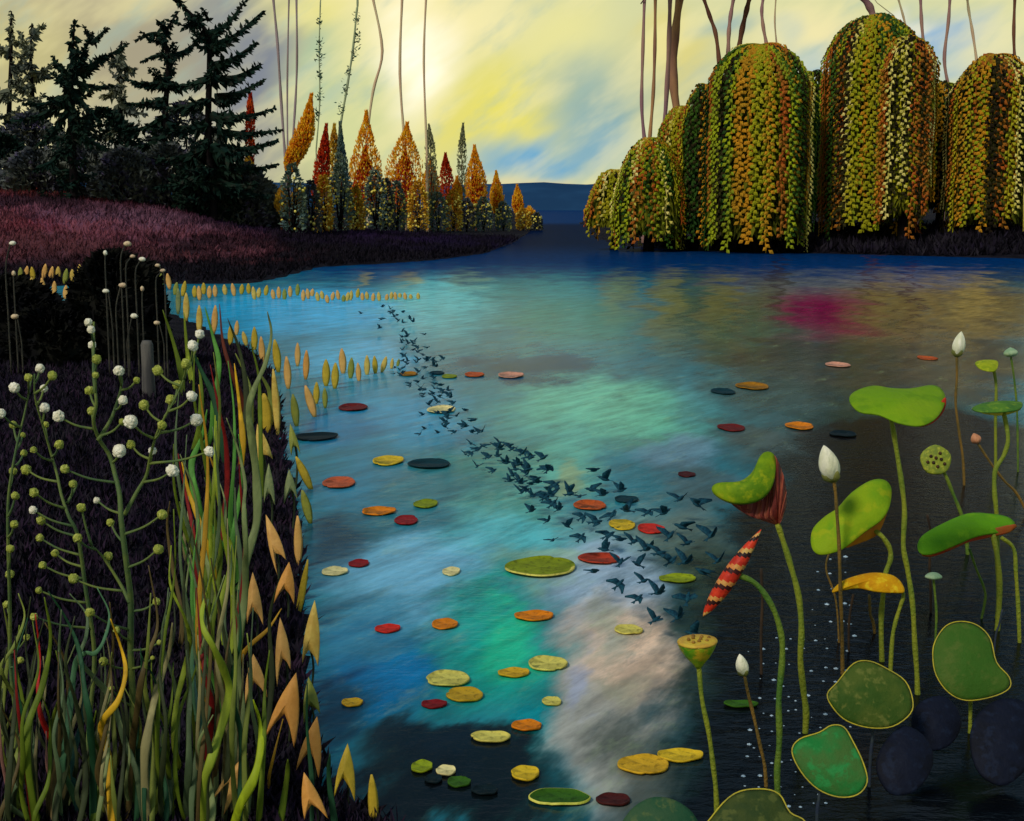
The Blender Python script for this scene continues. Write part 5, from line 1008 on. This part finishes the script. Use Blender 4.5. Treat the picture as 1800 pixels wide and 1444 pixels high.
lotus('tilted yellow-green lotus leaf with an orange underside, left of the right-hand leaves', [(1425, 950), (1430, 928), (1450, 908), (1472, 893), (1497, 866), (1530, 845), (1555, 844), (1567, 860), (1563, 892), (1548, 915), (1520, 935), (1495, 955), (1475, 968), (1445, 975), (1430, 968)], (1492, 915), N_(42, -12), LG['bright'], [(1540, 935), (1552, 945), (1564, 965), (1565, 985), (1557, 1008), (1552, 1050), (1549, 1100)], (1553, 1168), 10, .05, None, [(1560, 895), (1553, 920), (1540, 942), (1515, 954), (1484, 964), (1500, 948), (1530, 925)], M_EOR)
lotus('yellow drooping lotus leaf shaped like a bent cap', [(1463, 1041), (1472, 1028), (1490, 1017), (1530, 1007), (1565, 1010), (1583, 1022), (1590, 1040), (1572, 1042), (1540, 1040), (1510, 1034), (1485, 1037)], (1532, 1024), N_(40), LG['yellow'], [(1582, 1028), (1588, 1045), (1583, 1065), (1574, 1095), (1568, 1130)], (1565, 1182), 8, .03)
lotus('green lotus leaf with a russet rim, reaching to the right margin', [(1613, 962), (1620, 943), (1650, 924), (1700, 903), (1740, 903), (1772, 909), (1784, 922), (1768, 934), (1720, 942), (1680, 958), (1645, 972), (1622, 974)], (1697, 934), N_(30, 6), LG['right'], [(1748, 935), (1754, 985), (1757, 1050)], (1752, 1110), 11, .035, None, [(1785, 922), (1772, 938), (1722, 946), (1684, 962), (1640, 979), (1620, 975), (1660, 964), (1718, 938)], M_EBR)
lotus('small oval green lotus leaf with a yellow lower lip at the right margin', [(1709, 718), (1727, 709), (1760, 705), (1795, 707), (1792, 719), (1760, 724), (1725, 724)], (1755, 714), N_(14), LG['far'], [(1768, 724), (1772, 770), (1765, 800), (1750, 826), (1748, 860), (1752, 910), (1753, 990), (1756, 1050)], (1750, 1090), 9, .02, None, [(1708, 719), (1730, 728), (1762, 731), (1790, 723), (1792, 718), (1758, 724), (1725, 722)], M_EYL)
lotus('small lime lotus leaf near the top right, above the oval green one', [(1714, 638), (1728, 633), (1752, 634), (1754, 645), (1746, 653), (1724, 649)], (1735, 643), N_(16), LG['small'], [(1749, 648), (1751, 680), (1750, 740)], (1752, 830), 6, .02)
lotus('round green lotus leaf low at the right with a lobe at its lower right', [(1638, 1155), (1642, 1128), (1662, 1100), (1690, 1091), (1720, 1098), (1742, 1122), (1752, 1165), (1774, 1192), (1774, 1212), (1745, 1226), (1700, 1232), (1668, 1218), (1645, 1188)], (1697, 1164), N_(58), LG['round'], [(1700, 1190), (1704, 1215), (1706, 1240)], (1706, 1290), 8, .03, M_EDGE, curl=.01)
lotus('mossy lotus leaf above the emerald one in the lower right', [(1452, 1222), (1470, 1200), (1500, 1166), (1530, 1161), (1562, 1175), (1592, 1197), (1604, 1230), (1600, 1256), (1570, 1278), (1530, 1280), (1490, 1268), (1465, 1247)], (1530, 1223), N_(58, 6), LG['moss'], [(1535, 1240), (1534, 1290), (1530, 1340)], (1528, 1390), 7, .03, M_EDGE, curl=.01, smat=M_LSN)
lotus('emerald lotus leaf, lowest fully visible in the lower right', [(1391, 1322), (1404, 1300), (1440, 1287), (1462, 1274), (1484, 1277), (1500, 1303), (1518, 1342), (1525, 1376), (1508, 1398), (1475, 1402), (1438, 1388), (1408, 1358)], (1458, 1340), N_(60, -8), LG['emerald'], [(1452, 1350), (1440, 1400), (1436, 1440)], (1436, 1500), 7, .03, M_EDGE, curl=.01, smat=M_LSN)
lotus('grey-green lotus leaf cut by the bottom edge below the brown-red pad', [(1070, 1500), (1100, 1435), (1130, 1408), (1160, 1401), (1195, 1411), (1225, 1440), (1240, 1500), (1150, 1530)], (1155, 1465), N_(55), LG['low'], [(1155, 1475), (1156, 1520)], (1158, 1590), 8, .03)
lotus('dark olive lotus leaf with a pale rim cut by the bottom edge', [(1215, 1500), (1250, 1436), (1290, 1395), (1335, 1386), (1370, 1395), (1390, 1428), (1418, 1446), (1430, 1500), (1320, 1530)], (1320, 1458), N_(55), LG['low2'], [(1320, 1475), (1322, 1520)], (1324, 1600), 8, .03, M_EDGE)
for lb, o_, c in [('upper midnight-blue lotus leaf just right of the mossy one', [(1603, 1280), (1612, 1240), (1650, 1223), (1680, 1240), (1690, 1275), (1670, 1310), (1630, 1318)], (1646, 1272)), ('midnight-blue lotus leaf right of the emerald one', [(1540, 1350), (1555, 1305), (1590, 1276), (1630, 1300), (1640, 1345), (1610, 1390), (1565, 1395)], (1592, 1337)), ('midnight-blue lotus leaf at the right margin under the round green one', [(1705, 1300), (1722, 1252), (1765, 1228), (1810, 1245), (1815, 1330), (1770, 1380), (1722, 1360)], (1762, 1300))]:
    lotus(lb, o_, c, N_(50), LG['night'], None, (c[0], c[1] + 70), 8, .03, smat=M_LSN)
# folded leaf with ribbed maroon underside
foot = hit(1413, 1290); Y = foot.y; T = thing('lotus_leaf', 'folded lotus leaf, green above with a ribbed maroon underside, beside the striped seed spike', 'lotus leaf', foot, 'lotus leaves')
m = MB(); flatpoly(m, smooth_loop([(1251, 860), (1262, 849), (1300, 846), (1322, 830), (1336, 802), (1350, 794), (1362, 803), (1362, 838), (1350, 866), (1325, 882), (1290, 884), (1264, 874)], 4), (1320, 858), Y - .06, .045, .02, (-.2, -1, .7)); obj('blade', m, LG['fold'], T)
ap = at(1368, 924, Y); rimp = smooth_line([Vector((1251, 860)), Vector((1290, 884)), Vector((1325, 880)), Vector((1350, 862)), Vector((1361, 835)), Vector((1361, 800)), Vector((1378, 838)), Vector((1383, 880)), Vector((1376, 912))], 6)
low = smooth_line([Vector((1251, 860)), Vector((1268, 886)), Vector((1296, 912)), Vector((1330, 922)), Vector((1350, 925)), Vector((1360, 926)), Vector((1366, 926)), Vector((1369, 926)), Vector((1372, 926))], 6)
ma, mb2 = MB(), MB(); n = len(rimp)
for i in range(n - 1):
    ridge = .018 if i % 4 < 2 else 0
    seg = 5; vs = []
    for q_ in range(seg + 1):
        t_ = q_ / seg
        for jj in (i, i + 1):
            a2 = rimp[jj]; l2 = low[jj].lerp(Vector((1368, 925)), t_ ** .5) if t_ > 0 else low[jj]
            # from the rim down to the apex
            p2 = a2.lerp(Vector((1368, 925)), t_); p2 = p2.lerp(low[jj], .55 * math.sin(math.pi * t_) * (1 if jj < n * .5 else .0))
            rg = .02 if (jj % 4 < 2) else 0
            vs.append(at(p2.x, p2.y, Y + .02 - .05 * math.sin(math.pi * t_) - rg * (1 - t_)))
    fs = [(q_ * 2, q_ * 2 + 1, q_ * 2 + 3, q_ * 2 + 2) for q_ in range(seg)]
    (ma if i % 4 < 2 else mb2).add(vs, fs); 
    vb = [v_ + Vector((0, .06, 0)) for v_ in vs]; ma.add(vb, [tuple(reversed(f_)) for f_ in fs])
obj('underside', ma, mat('lotus_maroon', S(120, 44, 34), S(96, 34, 30), scale=9, rough=.6), T); obj('underside_ribs', mb2, mat('lotus_rib', S(158, 84, 60), S(136, 66, 50), scale=9, rough=.6), T)
obj('stem', stem_mb([(1367, 922), (1376, 950), (1390, 995), (1404, 1050), (1409, 1110), (1407, 1160), (1413, 1220), (1417, 1260)], 12, Y, foot), M_LS, T)
# seed cup
foot = hit(1262, 1428); Y = foot.y; T = thing('seed_cup', 'green lotus seed cup seen from the side, flat top tinged yellow', 'seed pod', foot, 'lotus seed pods'); k = mpp(Y)
a = at(1228, 1176, Y); ax = (at(1226, 1129, Y) - a); h_ = ax.length
m = MB(); m.lathe(a, ax, [(0, 4 * k), (h_ * .18, 10 * k), (h_ * .45, 22 * k), (h_ * .75, 31 * k), (h_ * .95, 35 * k), (h_, 35 * k)], 24, ridge=.03, nr=8); obj('cup', m, mat('cup_green', S(76, 140, 16), S(150, 160, 24), scale=7, rough=.55, bump=.2, c3=S(190, 158, 30)), T)
m = MB(); m.lathe(a + ax * .97, ax, [(0, 35.5 * k), (.006, 37 * k), (.012, 35.5 * k), (.014, 30 * k)], 24); obj('cup_top', m, mat('cup_top', S(206, 176, 56), S(190, 142, 50), scale=9, rough=.6), T)
m = MB(); rs = random.Random(3)
for i in range(9):
    an = i * 2.4; rr_ = 24 * k * math.sqrt((i + .5) / 9); m.blob(a + ax + Vector((math.cos(an) * rr_, math.sin(an) * rr_, .014)), 3.4 * k, 8, 5)
obj('seeds', m, mat('cup_seed', S(150, 110, 40), S(110, 80, 34), scale=9), T)
obj('stem', stem_mb([(1228, 1168), (1234, 1230), (1246, 1290), (1254, 1350), (1259, 1400)], 10, Y, foot), M_LS, T)
# seed head seen face on
foot = hit(1705, 975); Y = foot.y; T = thing('lotus_seed_pod', 'round lotus seed head facing forward with dark seed holes', 'seed pod', foot, 'lotus seed pods'); k = mpp(Y)
c = at(1645, 809, Y); ax = Vector((-.15, -1, .3)).normalized()
m = MB(); m.lathe(c + ax * -.09, ax, [(0, 5 * k), (.03, 14 * k), (.07, 24 * k), (.09, 27 * k), (.10, 26 * k), (.103, 23 * k)], 20, ridge=.03, nr=5); obj('head', m, mat('seed_head', S(138, 146, 36), S(108, 122, 36), scale=16, rough=.6, c3=S(166, 166, 50)), T)
for i in range(8):
    an = i * 2.4; rr_ = 17 * k * math.sqrt((i + .3) / 8); sd_ = ax.cross(Vector((1, 0, 0))).normalized(); u_ = ax.cross(sd_).normalized()
    m = MB(); m.blob(c + ax * .014 + (sd_ * math.cos(an) + u_ * math.sin(an)) * rr_, 3.2 * k, 8, 5); obj('seed', m, mat('seed_dark', S(70, 46, 22), S(50, 30, 18), scale=20), T)
obj('stem', stem_mb([(1647, 815), (1660, 832), (1674, 865), (1690, 905), (1698, 940)], 7, Y, foot, .07), M_LSG, T)
# striped spike
foot = hit(1372, 1398); Y = foot.y; T = thing('seed_spike', 'twisted seed spike striped scarlet, black and cream, hanging from an arched stem', 'seed pod', foot); k = mpp(Y)
a, b_ = at(1236, 1084, Y), at(1338, 931, Y); ax = b_ - a; L_ = ax.length
prof = []; NN = 46
for i in range(NN + 1):
    t_ = i / NN; prof.append((L_ * t_, max(.0015, 15.5 * k * math.sin(math.pi * min(1, t_ ** .85)) ** .8)))
parts = [MB(), MB(), MB()]; full = MB()
full.lathe(a, ax, prof, 24, mif=lambda i, k_: [0, 0, 0, 0, 1, 1, 2, 2][int((i * .95 + k_ * 8 / 24 * 1.0 + 0)) % 8])
obj('spike', full, [mat('spike_scarlet', S(206, 54, 22), S(176, 36, 18), scale=14, rough=.5), mat('spike_black', S(34, 14, 14), S(60, 16, 14), scale=14, rough=.5), mat('spike_cream', S(200, 160, 84), S(206, 120, 56), scale=14, rough=.5)], T)
obj('stem', stem_mb([(1296, 1010), (1330, 1028), (1358, 1068), (1373, 1115), (1375, 1160), (1369, 1230), (1370, 1300), (1366, 1365)], 12, Y, foot), M_LSG, T)
# white buds and small flowers
M_PET = mat('white_petal', S(238, 232, 206), S(214, 212, 176), scale=16, stretch=(1, 1, .3), rough=.6, bump=.4); M_CAL = mat('calyx', S(120, 120, 56), S(96, 100, 44), scale=12)
def bud(name, label, tip, basep, wpx, stem, foot_px, sw, sm=M_LS, pm=M_PET, cal=True):
    foot = hit(*foot_px); Y = foot.y; k = mpp(Y); T = thing(name, label, 'flower bud', foot, 'lotus buds'); a = at(basep[0], basep[1], Y); b_ = at(tip[0], tip[1], Y); ax = b_ - a; L_ = ax.length
    m = MB(); m.lathe(a, ax, [(L_ * t_, max(.001, wpx / 2 * k * math.sin(math.pi * t_ ** .8) ** .75)) for t_ in [0, .06, .14, .25, .38, .5, .62, .74, .84, .92, .97, 1]], 20, ridge=.07, nr=5); obj('petals', m, pm, T)
    if cal: m = MB(); m.lathe(a - ax * .03, ax, [(0, wpx * .12 * k), (L_ * .12, wpx * .38 * k), (L_ * .28, wpx * .40 * k), (L_ * .42, wpx * .2 * k)], 12, ridge=.3, nr=3); obj('calyx', m, M_CAL, T)
    obj('stem', stem_mb([basep] + stem, sw, Y, foot), sm, T)
bud('lotus_bud', 'largest white lotus bud, upright above the tilted yellow-green leaf', (1448, 783), (1466, 846), 36, [(1469, 870), (1471, 900), (1475, 960), (1477, 1030), (1480, 1110)], (1483, 1190), 7, M_LSB)
bud('lotus_bud', 'small white lotus bud low down between the arched and the seed cup stems', (1300, 1150), (1309, 1188), 23, [(1314, 1215), (1325, 1260), (1336, 1310), (1345, 1355)], (1350, 1390), 7, M_LSB)
bud('lotus_bud', 'tall slim cream lotus bud at the top right beside the brown water', (1690, 583), (1682, 627), 22, [(1682, 665), (1680, 710), (1686, 760), (1693, 810)], (1697, 856), 5, M_LSB)
bud('flower_bud', 'flat pale mint bud at the upper right margin', (1776, 611), (1777, 628), 24, [(1782, 660), (1787, 710), (1789, 770)], (1791, 830), 4, M_LSG, mat('mint_petal', S(160, 180, 140), S(130, 160, 120), scale=12), False)
bud('flower_bud', 'small salmon bud on a slanting stem under the oval green leaf', (1711, 762), (1719, 780), 18, [(1740, 812), (1765, 845), (1790, 872)], (1822, 905), 5, M_LSB, mat('salmon_petal', S(206, 140, 100), S(180, 120, 84), scale=12), False)
bud('flower_bud', 'flat pale mint bud on a short stem above the round green leaf', (1641, 1006), (1641, 1019), 30, [(1644, 1050), (1646, 1090)], (1643, 1136), 5, M_LSG, MATS['mint_petal'], False)
# bare stems and old brown stalks
M_DIM = mat('dim_stalk', S(60, 44, 28), S(40, 30, 22), scale=4, rough=.8)
BS = [([(1462, 960), (1452, 1000), (1470, 1060)], (1478, 1135), 4, M_LSB, 'thin brown stalk left of the yellow drooping leaf'), ([(1500, 1045), (1494, 1080), (1492, 1110)], (1494, 1150), 5, M_DIM, 'short brown stalk under the yellow drooping leaf'), ([(1528, 1046), (1530, 1080), (1536, 1100)], (1542, 1118), 6, M_LSB, 'brown stalk bending right under the yellow drooping leaf'),
      ([(1704, 965), (1716, 1000), (1730, 1035), (1731, 1060)], (1718, 1092), 5, M_LSG, 'thin green stem crooked left behind the round green leaf'), ([(1760, 945), (1782, 965), (1786, 1010), (1790, 1070)], (1796, 1130), 8, M_LS, 'stout green stem hooked under the russet-rimmed leaf at the right margin'), ([(1762, 1072), (1756, 1100), (1750, 1120)], (1747, 1150), 4, M_LSN, 'short dark blue stem above the round green leaf'),
      ([(1630, 905), (1636, 940), (1634, 1000), (1636, 1040)], (1638, 1080), 5, M_DIM, 'faint brown stalk left of the russet-rimmed leaf'), ([(1338, 1000), (1340, 1060), (1338, 1120)], (1340, 1190), 6, M_DIM, 'faint brown stalk behind the arched stem')]
for pts, fp, w, sm, lb in BS:
    foot = hit(*fp); tag(obj('bare_stem', stem_mb(pts, w, foot.y, foot), sm, None, foot), lb, 'stem', 'bare lotus stems')
# tiny pale blossoms floating in drifts on the dark water
M_SP = mat('tiny_blossom', S(190, 206, 214), S(120, 150, 170), scale=1.2, bump=0, rough=.6)
rs = random.Random(12); SPT = []
for ln in range(9):
    x0 = 1320 + ln * 22
    for q_ in range(17):
        y = 985 + q_ * 27 + rs.uniform(-8, 8); x = x0 + rs.uniform(-7, 7) + (y - 1150) * -.06
        if x < 1305 or y > 1432 or (x < 1415 and y < 1120) or x > 1505 and y > 1150 or (y < 1060 and (x < 1425 or x > 1500)): continue
        if rs.random() < .15: continue
        SPT.append((x, y, rs.choice([1.2, 1.6, 2.2, 3, 4.0])))
sp0 = None
for (x, y, s_) in SPT:
    q = wp(x, y)
    if sp0 is None:
        m = MB(); r = random.Random(4)
        for k_ in range(5):
            an = k_ * 6.283 / 5; m.blob(Vector((math.cos(an) * .55, math.sin(an) * .55, .25)), .5, 6, 4, sq=(1, 1, .5))
        m.blob(Vector((0, 0, .45)), .4, 6, 4)
        o = sp0 = obj('water_blossom', m, M_SP, None, (0, 0, 0))
    else: o = sp0.copy(); COL.objects.link(o)
    kk = s_ * mpp(q.y) * 1.15; o.location = q; o.scale = (kk, kk, kk); o.rotation_euler = (0, 0, rs.uniform(0, 6))
    tag(o, 'tiny pale blossom floating in the dotted drift on the dark water', 'blossom', 'tiny blossoms drifting on the dark water')
